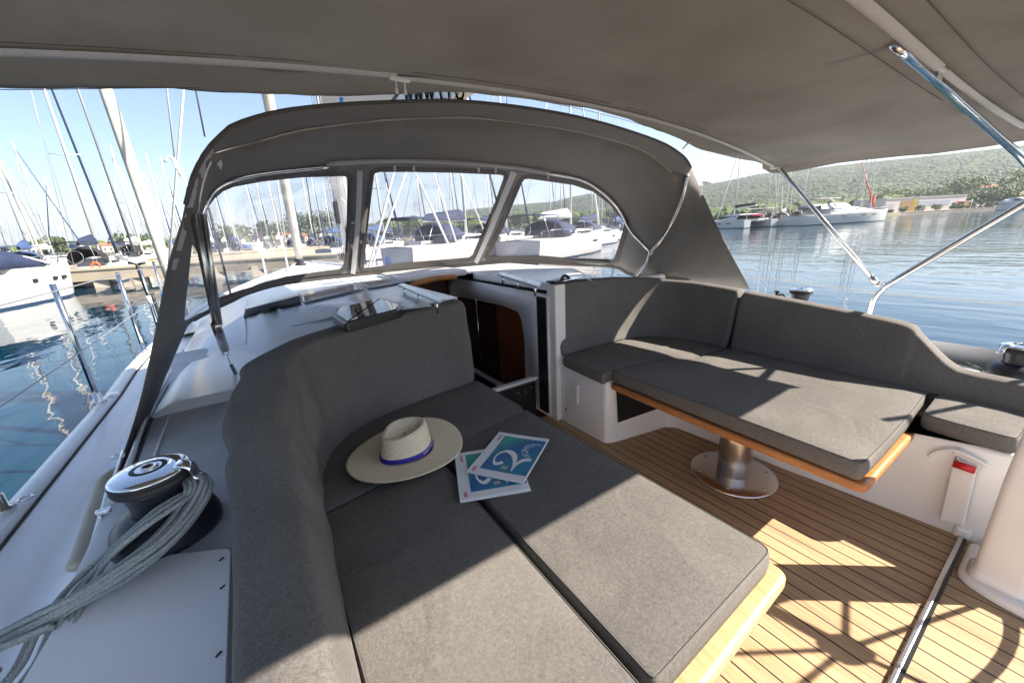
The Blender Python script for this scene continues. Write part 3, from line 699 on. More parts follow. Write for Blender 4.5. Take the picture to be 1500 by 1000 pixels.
for p in ((1402, 671), (1417, 684)):
    c = XF(*p, x=xf - .016); mb.lathe([(0, 0), (.007, 0), (.006, .004), (0, .005)], c, n=10, rot=Matrix.Rotation(-PI / 2, 3, 'Y'))
own.append(mb.build('flange_screw', M['steel']))
# starboard coaming behind the backrest
mb = MB(); rows = []
for y, z in ((-2.2, .50), (-0.8, .50), (0.1, .50), (0.42, .515), (0.62, .60), (0.9, .66), (1.4, .68), (1.95, .70)):
    rows.append([(2.56, y, .3), (2.56, y, z - .02), (2.58, y, z), (2.86, y, z), (2.92, y, z - .01), (2.95, y, z - .1), (2.96, y, .42)])
mb.loft(rows); own.append(mb.build('starboard_coaming', M['gel']))
# --- port bench (under the cushions)
mb = MB(); mb.box((.24, .1, .2), (.44, 3.4, .39), bev=.01); mb.box((.5, 1.62, .2), (.94, .62, .392), bev=.01); own.append(mb.build('port_bench', M['gelw']))
# --- sole
mb = MB(); mb.add([(x, y, 0) for x, y in ((-.1, -2.2), (2.17, -2.2), (2.168, .115), (2.07, 1.36), (1.6, 1.47), (1.6, 1.97), (.9, 1.97), (.9, 2.05), (-.1, 2.05))], [tuple(range(9))], False)
own.append(mb.build('teak_sole', M['teak']))
mb = MB(); mb.box((2.125 - .6, .090, .006), (1.28, .014, .014), bev=.003); own.append(mb.build('sole_strip', M['brushed']))
mb = MB(); mb.box((2.125 - .6, .078, .003), (1.28, .009, .007)); own.append(mb.build('strip_gap', M['black']))
mb = MB(); mb.box((2.175, .092, .02), (.05, .05, .05), bev=.012); own.append(mb.build('strip_end', M['gelw']))
yacht = thing_from('sailing_yacht', own, (XC, 2, 0), 'white sailing yacht in the foreground with teak cockpit sole and open companionway', 'sailing yacht')

# ================================================================== HELM CONSOLE AND WHEEL (starboard)
mb = MB(); q = [P(1425, 866, z=.012), P(1446, 815, z=.012), P(1560, 870, z=.012), P(1530, 940, z=.012), P(1490, 903, z=.012)]
bp = round_poly([(1.835, -.04), (1.88, .065), (2.12, .065), (2.12, -.24), (1.835, -.24)], [.05, .05, .03, .03, .05], 6)
mb.loft([[(p.x, p.y, z) for p in inset(bp, d)] for d, z in ((0, .002), (0, .02), (.008, .032), (.03, .036))], closed_v=True)
r = [(p.x, p.y, .036) for p in inset(bp, .03)]; mb.add(r, [tuple(range(len(r)))], False)
cb = mb.build('console_base', M['gelw'])
mb = MB(); sec = round_poly([(1.878, -.085), (1.888, .035), (2.0, .035), (2.0, -.085)], .025, 5)
mb.loft([[(p.x + .0 * z, p.y + sh, z) for p in inset(sec, d)] for d, sh, z in ((-.014, 0, .034), (-.004, 0, .045), (0, 0, .07), (.0, 0, .4), (.0, -.01, .75), (.01, -.02, .9), (.03, -.02, .93))], closed_v=True, caps=True)
cp = mb.build('pillar', M['gelw'])
WC = Vector((2.0, -.38, .72)); WR = .42
mb = MB(); rim = [(WC.x + WR * math.cos(a), WC.y - .06 * math.sin(a), WC.z + WR * math.sin(a)) for a in [2 * PI * i / 40 for i in range(41)]]
mb.tube(rim, .013, 8, cap=False)
wr = mb.build('wheel_rim', M['steel'])
mb = MB()
for i in range(5):
    a = 2 * PI * i / 5 + .3; mb.tube([WC, (WC.x + WR * math.cos(a), WC.y - .06 * math.sin(a), WC.z + WR * math.sin(a))], .008, 8)
mb.lathe([(.0, -.03), (.04, -.03), (.04, .03), (0, .03)], WC, 16, rot=Matrix.Rotation(PI / 2, 3, 'X')); mb.tube([WC, (1.93, -.05, .72)], .02, 10)
ws = mb.build('wheel_spokes', M['steel'])
thing_from('helm_console', [cb, cp, wr, ws], (1.93, -.05, 0), 'white moulded helm console pillar on rounded base at the right edge of the sole', 'helm console')

# ================================================================== TABLES
def table(name, poly, z0, z1, m_edge, label, ped=None):
    parts = []
    mb = MB(); pl = round_poly(poly, .035, 5)
    mb.loft([[(p.x, p.y, z) for p in inset(pl, d)] for d, z in ((.02, z0), (.006, z0 + .002), (0, z0 + .01), (0, z1 - .008), (.005, z1 - .001), (.014, z1))], closed_v=True)
    for z, fl in ((z0, True), (z1, False)):
        r = [(p.x, p.y, z) for p in inset(pl, .02 if fl else .014)]
        mb.add(r, [tuple(reversed(range(len(r)))) if fl else tuple(range(len(r)))], False)
    parts.append(mb.build('table_top', m_edge))
    if ped:
        cx, cy = ped
        mb = MB(); mb.lathe([(.0, .002), (.196, .002), (.2, .006), (.2, .012), (.192, .018), (.14, .0195), (.07, .02), (0, .02)], (cx, cy, 0), 56); pb = mb.build('pedestal_base', M['brushed'])
        mb = MB()
        for i in range(6):
            a = i * PI / 3 + .35; mb.lathe([(0, .0), (.008, 0), (.007, .003), (0, .003)], (cx + .165 * math.cos(a), cy + .165 * math.sin(a), .0195), 10)
        sc = mb.build('base_screws', M['steel']); sc.parent = pb
        mb = MB(); mb.lathe([(.0, .019), (.074, .019), (.075, .024), (.075, .2), (.076, z0), (0, z0)], (cx, cy, 0), 48); pc = mb.build('pedestal', M['brushed'])
        parts += [pb, pc]
    else:
        mb = MB(); mb.box(((poly[0][0] + poly[2][0]) / 2 - .1, .8, z0 / 2), (.12, .5, z0 - .002), bev=.01); parts.append(mb.build('table_leg', M['gelw']))
    return thing_from(name, parts, (ped[0], ped[1], 0) if ped else ((poly[0][0] + poly[2][0]) / 2 - .1, .8, 0), label, 'table')
table('cockpit_table', [(.47, .262), (1.005, .285), (.975, 1.40), (.47, 1.30)], .352, .392, M['teak_edge'], 'light wood table leaf under the sunlit cushion at the bottom of the view')
table('cockpit_table', [(1.60, 1.45), (1.572, .80), (1.568, .285), (2.165, .285), (2.165, 1.30), (1.95, 1.42)], .355, .392, M['teak_edge2'], 'orange wood edged table on a round brushed steel pedestal', ped=(1.87, .845))

# ================================================================== CUSHIONS
ZC0, ZC1 = .40, .468
GC = 'grey cockpit seat cushions'
cushion('seat_cushion', [(.03, 1.19), (.87, 1.345), (.95, 1.385), (.95, 1.83), (.5, 1.80), (.18, 1.68), (.05, 1.45)], ZC0, ZC1, corner=[.02, .02, .03, .02, .1, .1, .1], label='dark shaded corner cushion under the straw hat beside the forward backrest')
cushion('seat_cushion', [(.02, -1.0), (.437, -1.0), (.457, 1.245), (.03, 1.165)], ZC0, ZC1, corner=.025, label='long grey seat cushion between the left backrest and the dark lengthwise gap')
cushion('table_cushion', [(.468, .30), (.965, .315), (.945, 1.36), (.478, 1.265)], ZC0, ZC1, corner=[.02, .035, .02, .03], label='grey cushion on the left table, sunlit half with a sharp aft corner')
cushion('seat_cushion', [(1.60, 1.83), (1.575, 1.82), (1.535, 1.43), (1.60, 1.455), (2.04, 1.375), (2.10, 1.275), (2.47, 1.245), (2.47, 1.6), (2.38, 1.76), (2.2, 1.83)], ZC0, ZC1 - .004, corner=[.02, .03, .04, .03, .03, .03, .01, .1, .1, .1], label='corner seat cushion crossed by a thin sun stripe below the far backrest')
cushion('table_cushion', [(1.61, 1.44), (1.582, .80), (1.562, .305), (1.75, .302), (2.13, .308), (2.475, .322), (2.465, 1.225), (2.09, 1.26), (2.03, 1.36)], ZC0, ZC1 + .003, corner=[.02, .2, .02, .1, .1, .02, .01, .03, .03], label='large cushion over the pedestal table with bars of shadow on its sunlit top')
cushion('seat_cushion', [(2.155, .035), (2.3, .03), (2.5, .03), (2.5, .295), (2.175, .285), (2.16, .2)], ZC0, ZC1, corner=.03, label='short seat cushion above the red handle at the right edge')

def backrest(name, path, label, lean=0.12, r=0.03, n=6, wrinkle=0.006, seed=0, step=.045, capr=True, cat='backrest'):
    """path rows: (x, y, z_bottom, z_top, thickness); the seat is on the right hand of the path direction"""
    pts = [Vector((p[0], p[1], 0)) for p in path]; sm = catmull(pts, 8); att = []
    for i in range(len(path) - 1):
        for j in range(8):
            t = j / 8; ts = t
            att.append([path[i][k] * (1 - ts) + path[i + 1][k] * ts for k in (2, 3, 4)])
    att.append(list(path[-1][2:5]))
    # smooth heights
    at = np.array(att)
    for _ in range(3): at[1:-1] = (at[:-2] + 2 * at[1:-1] + at[2:]) / 4
    rows = []; N = len(sm)
    for i, p in enumerate(sm):
        d = (sm[min(i + 1, N - 1)] - sm[max(i - 1, 0)]).normalized(); out = Vector((-d.y, d.x, 0))   # away from the seat
        zb, zt, th = at[i]; h = zt - zb
        prof = [(0.0, zb), (-.006, zb + .02)]
        for k in range(1, 7): t = k / 7; prof.append((lean * h * t - .008 * math.sin(PI * t), zb + h * t - r * t))
        o0 = lean * h
        for k in range(0, 5): a = PI / 2 * k / 4; prof.append((o0 + r * (1 - math.cos(a)), zt - r + r * math.sin(a)))
        for k in range(1, 4): prof.append((o0 + r + (th - 2 * r) * k / 4, zt + .004 * math.sin(PI * k / 4)))
        for k in range(0, 5): a = PI / 2 * k / 4; prof.append((o0 + th - r + r * math.sin(a), zt - r + r * math.cos(a)))
        prof.append((th * .9, zb + .03)); prof.append((th * .9 - .01, zb))
        endf = min(i, N - 1 - i)
        row = []
        for (o, z) in prof:
            w_ = wrinkle * noise.noise(Vector((i * .18 + seed, z * 7, o * 6))) * 2
            if seed == 4: w_ *= .35 + 1.5 * math.exp(-((p.y - 1.38) / .35) ** 2); w_ += .006 * math.exp(-((p.y - 1.42) / .25) ** 2) * math.sin(i * .55 + z * 16) * (1 if z < zt - .06 else .3)
            if endf == 0 and capr: o = th * .45 + (o - th * .45) * .86; z = zb + (z - zb) * .985
            q = p + out * (o + (w_ if z > zb + .02 else 0)); row.append((q.x, q.y, z))
        rows.append(row)
    if capr:   # rounded ends
        d0 = (sm[0] - sm[1]).normalized() * .012; rows[0] = [(q[0] + d0.x, q[1] + d0.y, q[2]) for q in rows[0]]
        d1 = (sm[-1] - sm[-2]).normalized() * .012; rows[-1] = [(q[0] + d1.x, q[1] + d1.y, q[2]) for q in rows[-1]]
    mb = MB(); mb.loft(rows, closed_v=True, caps=True)
    o = mb.build(name, M['cushion'], sub=1); tag(o, label, cat); return o
# path direction chosen so that the left-hand side is away from the seat
pf = [(.012, -1.1, .45, .715, .118), (.012, -.4, .45, .715, .118), (.014, .3, .45, .72, .12), (.022, .7, .45, .725, .13), (.034, .93, .45, .745, .145), (.045, 1.10, .45, .785, .165), (.055, 1.25, .45, .83, .17), (.085, 1.42, .45, .875, .165), (.17, 1.60, .45, .892, .155), (.34, 1.72, .45, .903, .14), (.6, 1.785, .45, .912, .13), (.94, 1.835, .45, .925, .12)]
backrest('backrest_cushion', pf, 'long creased grey backrest along the left coaming curving round in front of the companionway', lean=.09, r=.03, wrinkle=.013, seed=4)
ps = [(1.588, 1.845, .45, .925, .10), (1.9, 1.845, .45, .915, .10), (2.15, 1.83, .45, .90, .10), (2.33, 1.77, .45, .88, .10), (2.43, 1.64, .45, .86, .10), (2.465, 1.45, .45, .845, .10), (2.468, 1.255, .45, .825, .10)]
backrest('backrest_cushion', ps, 'corner backrest with a triangular patch of sun beside the companionway', lean=.20, r=.022, wrinkle=.004, seed=9)
pt = [(2.468, 1.225, .45, .825, .10), (2.468, .95, .45, .80, .10), (2.468, .7, .45, .775, .10), (2.468, .46, .45, .745, .10), (2.468, .40, .45, .70, .10), (2.468, .30, .45, .60, .10), (2.468, .24, .45, .575, .10), (2.468, .1, .45, .57, .10), (2.468, -.3, .45, .565, .10), (2.468, -.9, .45, .56, .10)]
backrest('backrest_cushion', pt, 'long backrest on the right that steps down toward the aft winch', lean=.20, r=.022, wrinkle=.003, seed=13)

# ================================================================== HAT
hc = P(597, 662, z=.475); hc.z = .472
e = empty('straw_hat', (hc.x, hc.y, hc.z), 'wide brimmed straw hat with blue ribbon lying on the seat corner', 'hat', rz=.35)
mb = MB(); rows = []
n = 72
prof = []
for i in range(16):
    t = i / 15; prof.append((.215 - (.215 - .098) * t, t))
for (r_, t) in prof:
    row = []
    for j in range(n):
        a = 2 * PI * j / n; u = (r_ - .098) / .117
        z = .012 + .016 * u * (0.6 + 0.6 * math.sin(2 * a + .6)) + .006 * u * math.sin(3 * a)
        row.append((r_ * math.cos(a) * (1 + .05 * math.cos(2 * a)), r_ * math.sin(a) * (.97), z * (1 if u > 0 else 1)))
    rows.append(row)
mb.loft(rows, closed_v=True)
brim = mb.build('brim', M['straw'], parent=e, solid=.003)
mb = MB(); rows = []
for (r_, z) in ((.098, .012), (.095, .03), (.091, .055), (.087, .08), (.085, .096), (.081, .107), (.073, .111), (.063, .107), (.052, .096), (.034, .086), (.016, .083), (.002, .082)):
    row = []
    for j in range(n):
        a = 2 * PI * j / n
        k = 1 + .10 * math.cos(2 * a); dz = 0
        if z > .075 or r_ < .07: dz = .004 * math.cos(2 * a + PI) + .007 * math.cos(a)
        row.append((r_ * k * math.cos(a), r_ * .90 * math.sin(a), z + dz))
    rows.append(row)
mb.loft(rows, closed_v=True); crown = mb.build('crown', M['straw'], parent=e)
mb = MB(); rows = []
for (r_, z) in ((.0995, .014), (.1, .0155), (.0972, .030), (.0965, .0315), (.095, .031)):
    rows.append([(r_ * (1 + .10 * math.cos(4 * PI * j / n)) * math.cos(2 * PI * j / n), r_ * .90 * math.sin(2 * PI * j / n), z) for j in range(n)])
mb.loft(rows, closed_v=True); band = mb.build('ribbon', M['ribbon'], parent=e)
# ribbon lettering, wrapped round the front of the band
vs, fs = text_mesh('YACHT CRUISING', .0135)
mb = MB(); a0 = -1.25 - .35
out = []
for v in vs:
    a = a0 + .62 + v.x / .098; k = 1 + .10 * math.cos(2 * a)
    zz = .0225 + v.y * .95; rr = .0995 - (zz - .015) * .19 + .0008
    out.append((rr * k * math.cos(a), rr * .90 * math.sin(a), zz))
mb.add(out, fs, False); tx = mb.build('lettering', M['white_print']); tx.parent = band

# ================================================================== MAGAZINES
def cover_mat():
    m = bpy.data.materials.new('cover_print'); m.use_nodes = True; t = m.node_tree; N = t.nodes; b = N['Principled BSDF']; b.inputs['Roughness'].default_value = .35
    tc = N.new('ShaderNodeTexCoord'); sp = N.new('ShaderNodeSeparateXYZ'); t.links.new(tc.outputs['Object'], sp.inputs[0])
    ns = N.new('ShaderNodeTexNoise'); ns.inputs['Scale'].default_value = 18; ns.inputs['Detail'].default_value = 6; t.links.new(tc.outputs['Object'], ns.inputs['Vector'])
    a = N.new('ShaderNodeMath'); a.operation = 'MULTIPLY_ADD'; a.inputs[1].default_value = 4.0; a.inputs[2].default_value = .52
    cy_ = N.new('ShaderNodeMath'); cy_.operation = 'MULTIPLY_ADD'; cy_.inputs[1].default_value = -.8; t.links.new(sp.outputs[1], cy_.inputs[0]); t.links.new(sp.outputs[0], cy_.inputs[2]); t.links.new(cy_.outputs[0], a.inputs[0])
    a2 = N.new('ShaderNodeMath'); a2.operation = 'MULTIPLY_ADD'; a2.inputs[1].default_value = .35; t.links.new(ns.outputs['Fac'], a2.inputs[0]); t.links.new(a.outputs[0], a2.inputs[2])
    r = N.new('ShaderNodeValToRGB'); t.links.new(a2.outputs[0], r.inputs[0])
    r.color_ramp.elements[0].color = (.03, .30, .22, 1); r.color_ramp.elements[0].position = .25; r.color_ramp.elements[1].color = (.015, .10, .32, 1); r.color_ramp.elements[1].position = .6
    e_ = r.color_ramp.elements.new(1.0); e_.color = (.015, .20, .33, 1)
    t.links.new(r.outputs[0], b.inputs['Base Color']); return m
M['cover'] = cover_mat()
M['spray'] = mat('spray_print', (.45, .60, .66), .5, noise_col=(160, (.03, .16, .26), .48, .52))
def magazine(q, z, th, label, curl=.0):
    """q: four pixels (spine-top, spine-bottom... in order round the sheet), modelled in local axes: x across the cover from the spine, y up"""
    a, b, c, d = [P(x, y, z=z) for x, y in q]     # a: masthead/outer corner, order A(left-top) B(right-top) C(right-bottom) D(left-bottom)
    cx = (a + b + c + d) / 4
    ux = ((b - a) + (c - d)).normalized(); wdt = (((b - a) + (c - d)) / 2).length; hgt = (((a - d) + (b - c)) / 2).length
    uy = Vector((-ux.y, ux.x, 0)); ang = math.atan2(ux.y, ux.x)
    e = empty('magazine', (cx.x, cx.y, z - th), label, 'magazine', 'magazines on the cushion', rz=ang)
    W, H = wdt / 2, hgt / 2
    def zc(x, y): return th + curl * ((x / W + 1) / 2) ** 2 * .8 + curl * .4 * max(0, y / H)
    def sheet(x0, x1, y0, y1, dz, nm, m, parent, nx=10, ny=10):
        mb = MB(); mb.loft([[(x0 + (x1 - x0) * i / nx, y0 + (y1 - y0) * j / ny, zc(x0 + (x1 - x0) * i / nx, y0 + (y1 - y0) * j / ny) + dz) for i in range(nx + 1)] for j in range(ny + 1)])
        return mb.build(nm, m, parent=parent)
    mb = MB(); rows = []
    nx = 10
    for j in range(11):
        y = -H + 2 * H * j / 10; row = []
        for i in range(nx + 1): x = -W + 2 * W * i / nx; row.append((x, y, zc(x, y)))
        for i in range(nx, -1, -1): x = -W + 2 * W * i / nx; row.append((x, y, zc(x, y) - th + .0004))
        rows.append(row)
    mb.loft(rows, closed_v=True, smooth=False, caps=True); pg = mb.build('pages', M['paper'], parent=e)
    cv = sheet(-W * .66, W * .97, -H * .78, H * .84, .0006, 'cover_picture', M['cover'], e)
    # big swash numeral
    def ribbon(pts, wid, nm, m, dz):
        pts = catmull([Vector((x * W, y * H, 0)) for x, y in pts], 6); n = len(pts); mb = MB(); rows = []
        for i, p in enumerate(pts):
            t = i / (n - 1); d_ = (pts[min(i + 1, n - 1)] - pts[max(i - 1, 0)]).normalized(); nn = Vector((-d_.y, d_.x, 0)); ww = np.interp(t, [k / (len(wid) - 1) for k in range(len(wid))], wid) * W
            rows.append([tuple(Vector((q.x, q.y, zc(q.x, q.y) + dz))) for q in (p - nn * ww, p + nn * ww)])
        mb.loft(rows); o = mb.build(nm, m); o.parent = e; return o
    nu = ribbon([(-.05, -.38), (-.25, -.5), (-.42, -.3), (-.38, -.02), (-.15, .12), (.15, 0), (.33, -.3), (.42, -.68)], [.07, .09, .03, .03, .05, .11, .10, .05, .02], 'cover_numeral', M['white_print'], .0012)
    n2 = ribbon([(.40, -.66), (.45, -.35), (.62, -.15), (.84, -.12)], [.02, .05, .09, .07], 'cover_numeral', M['white_print'], .0016)
    sp = ribbon([(.80, -.08), (.50, .12), (.42, .38), (.62, .60), (.90, .62)], [.05, .11, .12, .10, .06], 'wave_print', M['spray'], .0010)
    mb = MB()
    def scrib(x0, y0, L, A, k):
        pts = [((x0 + A * math.sin(i * 1.7) + .01 * math.sin(i * 4.1)) * W, (y0 + L * i / k) * H) for i in range(k + 1)]
        for (p, q_) in zip(pts[:-1], pts[1:]): mb.tube([(p[0], p[1], zc(*p) + .0006), (q_[0], q_[1], zc(*q_) + .0006)], .0009, 4)
    scrib(-.80, .52, .34, .05, 16); scrib(-.82, -.94, .2, .055, 12)
    rd = mb.build('red_masthead', M['red_ink'], parent=e)
    x0, y0 = .02 * W, -.66 * H
    mb = MB(); mb.quad(*[(x0 + x, y0 + y, zc(x0, y0) + .0016) for x, y in ((0, 0), (.2 * W, 0), (.2 * W, .13 * H), (0, .13 * H))]); pq = mb.build('price_tag', M['piping'], parent=e)
    return e
magazine([(671, 664), (762, 651), (767, 718), (670, 735)], .479, .006, 'lowest magazine, only its white page edges showing along the bottom of the stack')
magazine([(669, 664), (760, 650), (767, 716), (669.6, 733)], .486, .006, 'middle magazine with teal cover half hidden under the top one')
magazine([(736, 634), (810, 646), (760, 706), (678, 688)], .495, .007, 'top magazine lying askew with white swash figure on its blue cover', curl=.006)

# ================================================================== DODGER (sprayhood)
CTRL = [  # px, py, y of the shell
 (272,300,1.75),(300,225,1.75),(258,350,1.74),(245,395,1.72),(225,500,1.70),(205,590,1.68),(175,685,1.60),
 (312,224,1.93),(384,205,1.95),(560,176,1.95),(720,175,1.95),(820,188,1.95),(900,206,1.93),(948,224,1.88),(984,252,1.80),(1012,245,1.76),
 (290,330,2.28),(310,290,2.42),(350,265,2.5),(480,240,2.55),(620,237,2.57),(740,243,2.55),(800,250,2.52),(870,275,2.45),(920,320,2.30),(945,372,2.07),
 (272,470,2.45),(305,457,2.65),(340,440,2.78),(366,428,2.95),(420,414,3.2),(520,402,3.38),(600,395,3.42),(700,386,3.36),(760,382,3.2),(830,386,2.95),(900,390,2.6),(930,402,2.25),
 (270,495,2.35),(245,545,2.2),(205,640,1.95),(1030,285,1.70),(1050,330,1.58),(1070,370,1.47),(1100,425,1.36),(1010,412,1.78),(985,320,1.90),(1000,290,1.80)]
_p = np.array([(c[0], c[1]) for c in CTRL], float) / 400; _v = np.array([c[2] for c in CTRL])
def _phi(r): return r ** 2 * np.log(r + 1e-9)
_n = len(_p); _A = np.zeros((_n + 3, _n + 3)); _d = np.hypot(_p[:, None, 0] - _p[None, :, 0], _p[:, None, 1] - _p[None, :, 1])
_A[:_n, :_n] = _phi(_d) + np.eye(_n) * 1.5e-3; _A[:_n, _n] = 1; _A[:_n, _n + 1:] = _p; _A[_n, :_n] = 1; _A[_n + 1:, :_n] = _p.T
_w = np.linalg.solve(_A, np.concatenate([_v, np.zeros(3)]))
def ydod(px, py):
    q = np.array((px, py)) / 400; r = np.hypot(_p[:, 0] - q[0], _p[:, 1] - q[1])
    return float(_phi(r) @ _w[:_n] + _w[_n] + q @ _w[_n + 1:])
def D(px, py, off=0.0):
    y = ydod(px, py); p = P(px, py, y=y); return p + (CAM - p).normalized() * off
def dens(pts, step=14, closed=False):
    out = []; n = len(pts)
    for i in range(n if closed else n - 1):
        a = pts[i]; b = pts[(i + 1) % n]; k = max(1, int(math.hypot(b[0] - a[0], b[1] - a[1]) / step))
        for j in range(k): out.append((a[0] + (b[0] - a[0]) * j / k, a[1] + (b[1] - a[1]) * j / k))
    if not closed: out.append(pts[-1])
    return out
def sm2(pts, k=6): return [(p.x, p.y) for p in catmull([Vector((x, y, 0)) for x, y in pts], k)]
pipe_px = sm2([(300, 232), (312, 224), (384, 205), (456, 188), (560, 176), (660, 172), (720, 175), (820, 188), (900, 206), (948, 224), (984, 252)])
right_e = sm2([(1012, 245), (1030, 285), (1050, 330), (1070, 370), (1100, 425)])
bottom = sm2([(1100, 425), (1010, 412), (930, 404), (900, 391), (830, 387), (760, 383), (700, 387), (600, 396), (520, 403), (420, 415), (366, 429), (340, 441), (305, 458), (278, 474), (268, 492), (245, 545), (205, 640), (178, 700), (172, 690)], 4)
left_e = sm2([(172, 690), (205, 590), (225, 500), (245, 395), (258, 350), (268, 318), (280, 262), (300, 232)], 4)
outline = pipe_px[:-1] + [(984, 252), (1004, 256)] + right_e[:-1] + bottom[:-1] + left_e[:-1]
win_side = sm2([(281, 356), (294, 379), (303, 415), (308, 444), (305, 453), (290, 460), (272, 469), (270, 460), (272, 440), (277, 395), (281, 356)], 3)[:-1]
win1 = [(299, 314), (303, 301), (312, 289), (325, 278), (341, 271), (384, 263), (441, 257), (503, 255), (510, 257), (512, 264), (511, 320), (508, 380), (505, 391), (498, 397), (460, 402), (420, 408), (390, 416), (366, 424), (340, 432), (321, 439), (316, 436), (313, 425), (306, 380), (301, 345)]
win2 = [(545, 255), (549, 251), (556, 249), (600, 249), (660, 250), (732, 253), (740, 255), (741, 261), (727, 300), (699, 365), (695, 375), (688, 380), (640, 384), (590, 388), (541, 395), (532, 395), (530, 390), (534, 350), (540, 295)]
win3 = [(762, 266), (767, 260), (775, 259), (805, 263), (840, 268), (870, 278), (895, 297), (912, 318), (918, 325), (915, 340), (906, 370), (902, 381), (897, 383), (830, 381), (800, 378), (785, 377), (750, 378), (713, 379), (714, 374), (735, 330)]
WINS = [win_side, win1, win2, win3]
canvas = sheet_with_holes(outline, WINS, 15, lambda p: D(p.x, p.y), 'canvas', M['canvas_d'], solid=.003)
dod = [canvas]
for wn_ in WINS:
    big = []
    c = (sum(p[0] for p in wn_) / len(wn_), sum(p[1] for p in wn_) / len(wn_))
    big = [(c[0] + (p[0] - c[0]) * 1.015, c[1] + (p[1] - c[1]) * 1.02) for p in wn_]
    dod.append(sheet_with_holes(big, [], 10, lambda p: D(p.x, p.y, -.004), 'window', M['vinyl']))
# darker hems round every window
def bandmesh(line_px, half, off, name, m, closed=False):
    L = dens(line_px, 8, closed); n = len(L); rows = []
    for i in range(n + (1 if closed else 0)):
        a = L[(i - 1) % n] if closed or i > 0 else L[0]; b = L[(i + 1) % n] if closed or i < n - 1 else L[-1]; p = L[i % n]
        t = Vector((b[0] - a[0], b[1] - a[1])); t = t.normalized() if t.length > 1e-6 else Vector((1, 0)); nn = Vector((-t.y, t.x))
        h = half(i / max(1, n - 1)) if callable(half) else half
        rows.append([D(p[0] - nn.x * h, p[1] - nn.y * h, off), D(p[0], p[1], off + .002), D(p[0] + nn.x * h, p[1] + nn.y * h, off)])
    mb = MB(); mb.loft(rows); return mb.build(name, m)
for wn_ in WINS[1:]:
    dod.append(bandmesh(wn_, 3.2, .011, 'window_hem', M['canvas_hem'], closed=True))
dod.append(bandmesh(sm2([(527, 250), (526, 290), (523, 340), (517, 401)]), lambda t: 4.2 - .8 * t, .016, 'zipper_strip', M['zip']))
dod.append(bandmesh(sm2([(753, 252), (735, 296), (715, 345), (697, 385)]), lambda t: 4.6 - 1.6 * t, .016, 'zipper_strip', M['zip']))
dod.append(bandmesh(sm2([(308, 218), (298, 245), (284, 282), (268, 345), (254, 395)]), lambda t: 5.5 - 2.2 * t, .022, 'edge_tape', M['zip']))
dod.append(bandmesh(sm2([(254, 395), (243, 440), (222, 520), (205, 590), (180, 675)]), lambda t: 2.0 - 1.0 * t, .010, 'edge_tape', M['greyc']))
dod.append(bandmesh(bottom[4:52], 2.2, .010, 'bottom_hem', M['canvas_hem']))
# visor: from the piping line up and aft to the leading arch
arch_px = [(272, 300), (284, 258), (300, 225), (322, 200), (350, 180), (430, 160), (560, 150), (700, 150), (850, 172), (960, 205), (1000, 228), (1012, 245)]
arch = catmull([P(x, y, y=1.625) for x, y in arch_px], 6)
pipe_ext = [(272, 300), (284, 262)] + [(300, 232), (312, 224), (384, 205), (456, 188), (560, 176), (660, 172), (720, 175), (820, 188), (900, 206), (948, 224), (984, 252), (1004, 256)]
pipe = catmull([D(x, y) for x, y in pipe_ext], 6)
def resamp(c, n):
    L = [0]
    for a, b in zip(c[:-1], c[1:]): L.append(L[-1] + (b - a).length)
    out = []
    for i in range(n):
        s = L[-1] * i / (n - 1); j = min(len(c) - 2, max(0, int(np.searchsorted(L, s) - 1)))
        t = (s - L[j]) / max(1e-9, L[j + 1] - L[j]); out.append(c[j].lerp(c[j + 1], t))
    return out
A_, B_ = resamp(arch, 70), resamp(pipe, 70)
rows = []
for k in range(9):
    t = k / 8; row = []
    for i in range(70):
        p = A_[i].lerp(B_[i], t); env = math.sin(PI * i / 69) ** .5
        wv = .012 * math.sin(PI * t) * (noise.noise(Vector((i * .16, t * 2.5, 3))) * (2.2 if i < 22 or i > 52 else .7))
        row.append(p + Vector((0, -.012 * math.sin(PI * t) - wv, .022 * math.sin(PI * t) * env + wv)))
    rows.append(row)
mb = MB(); mb.loft(rows); dod.append(mb.build('visor', M['canvas_d'], solid=.003))
mb = MB(); mb.tube(A_, .007, 8); dod.append(mb.build('visor_hem', M['canvas_hem']))
mb = MB(); mb.tube([D(x, y, .006) for x, y in pipe_px[2:]], .0045, 6); dod.append(mb.build('piping', M['piping']))
# top skin behind (outer roof is the same cloth; the forward roof is inside the shell)
# frame tubes
def dtube(px, off, r, name, m, sm=5):
    mb = MB(); mb.tube([D(x, y, off) for x, y in px], r, 10, smooth_path=sm); return mb.build(name, m)
dod.append(dtube([(296, 316), (304, 291), (320, 273), (350, 261), (400, 252), (480, 244)], .02, .011, 'front_bow', M['steel']))
dod.append(dtube([(478, 240), (550, 236), (620, 236), (700, 240), (760, 246), (805, 253)], .02, .014, 'bow_sleeve', M['zip']))
dod.append(dtube([(805, 254), (850, 263), (880, 280), (905, 305), (925, 340), (953, 369)], .02, .011, 'front_bow', M['steel']))
mb = MB(); mb.tube([D(1007, 256, .02), D(1000, 290, .02), D(985, 325, .02), D(966, 355, .02), D(953, 371, .02), D(946, 387, .02), P(931, 403, x=2.66)], .012, 10, smooth_path=5)
mb.lathe([(0, -.012), (.018, -.012), (.018, .012), (0, .012)], D(953, 370, .02), 12); dod.append(mb.build('main_bow', M['steel']))
mb = MB(); T0, T1, T2 = P(284, 314, x=-.135), P(300, 400, x=-.15), P(318, 480, x=-.165); T3 = P(329, 511, x=-.17)
mb.tube([T0, T2], .014, 12); mb.tube([T0 + Vector((.028, .03, 0)), T2 + Vector((.012, 0, .01))], .011, 10)
dod.append(mb.build('main_bow', M['brushed'], label='pair of dark reflecting bow tubes on the left'))
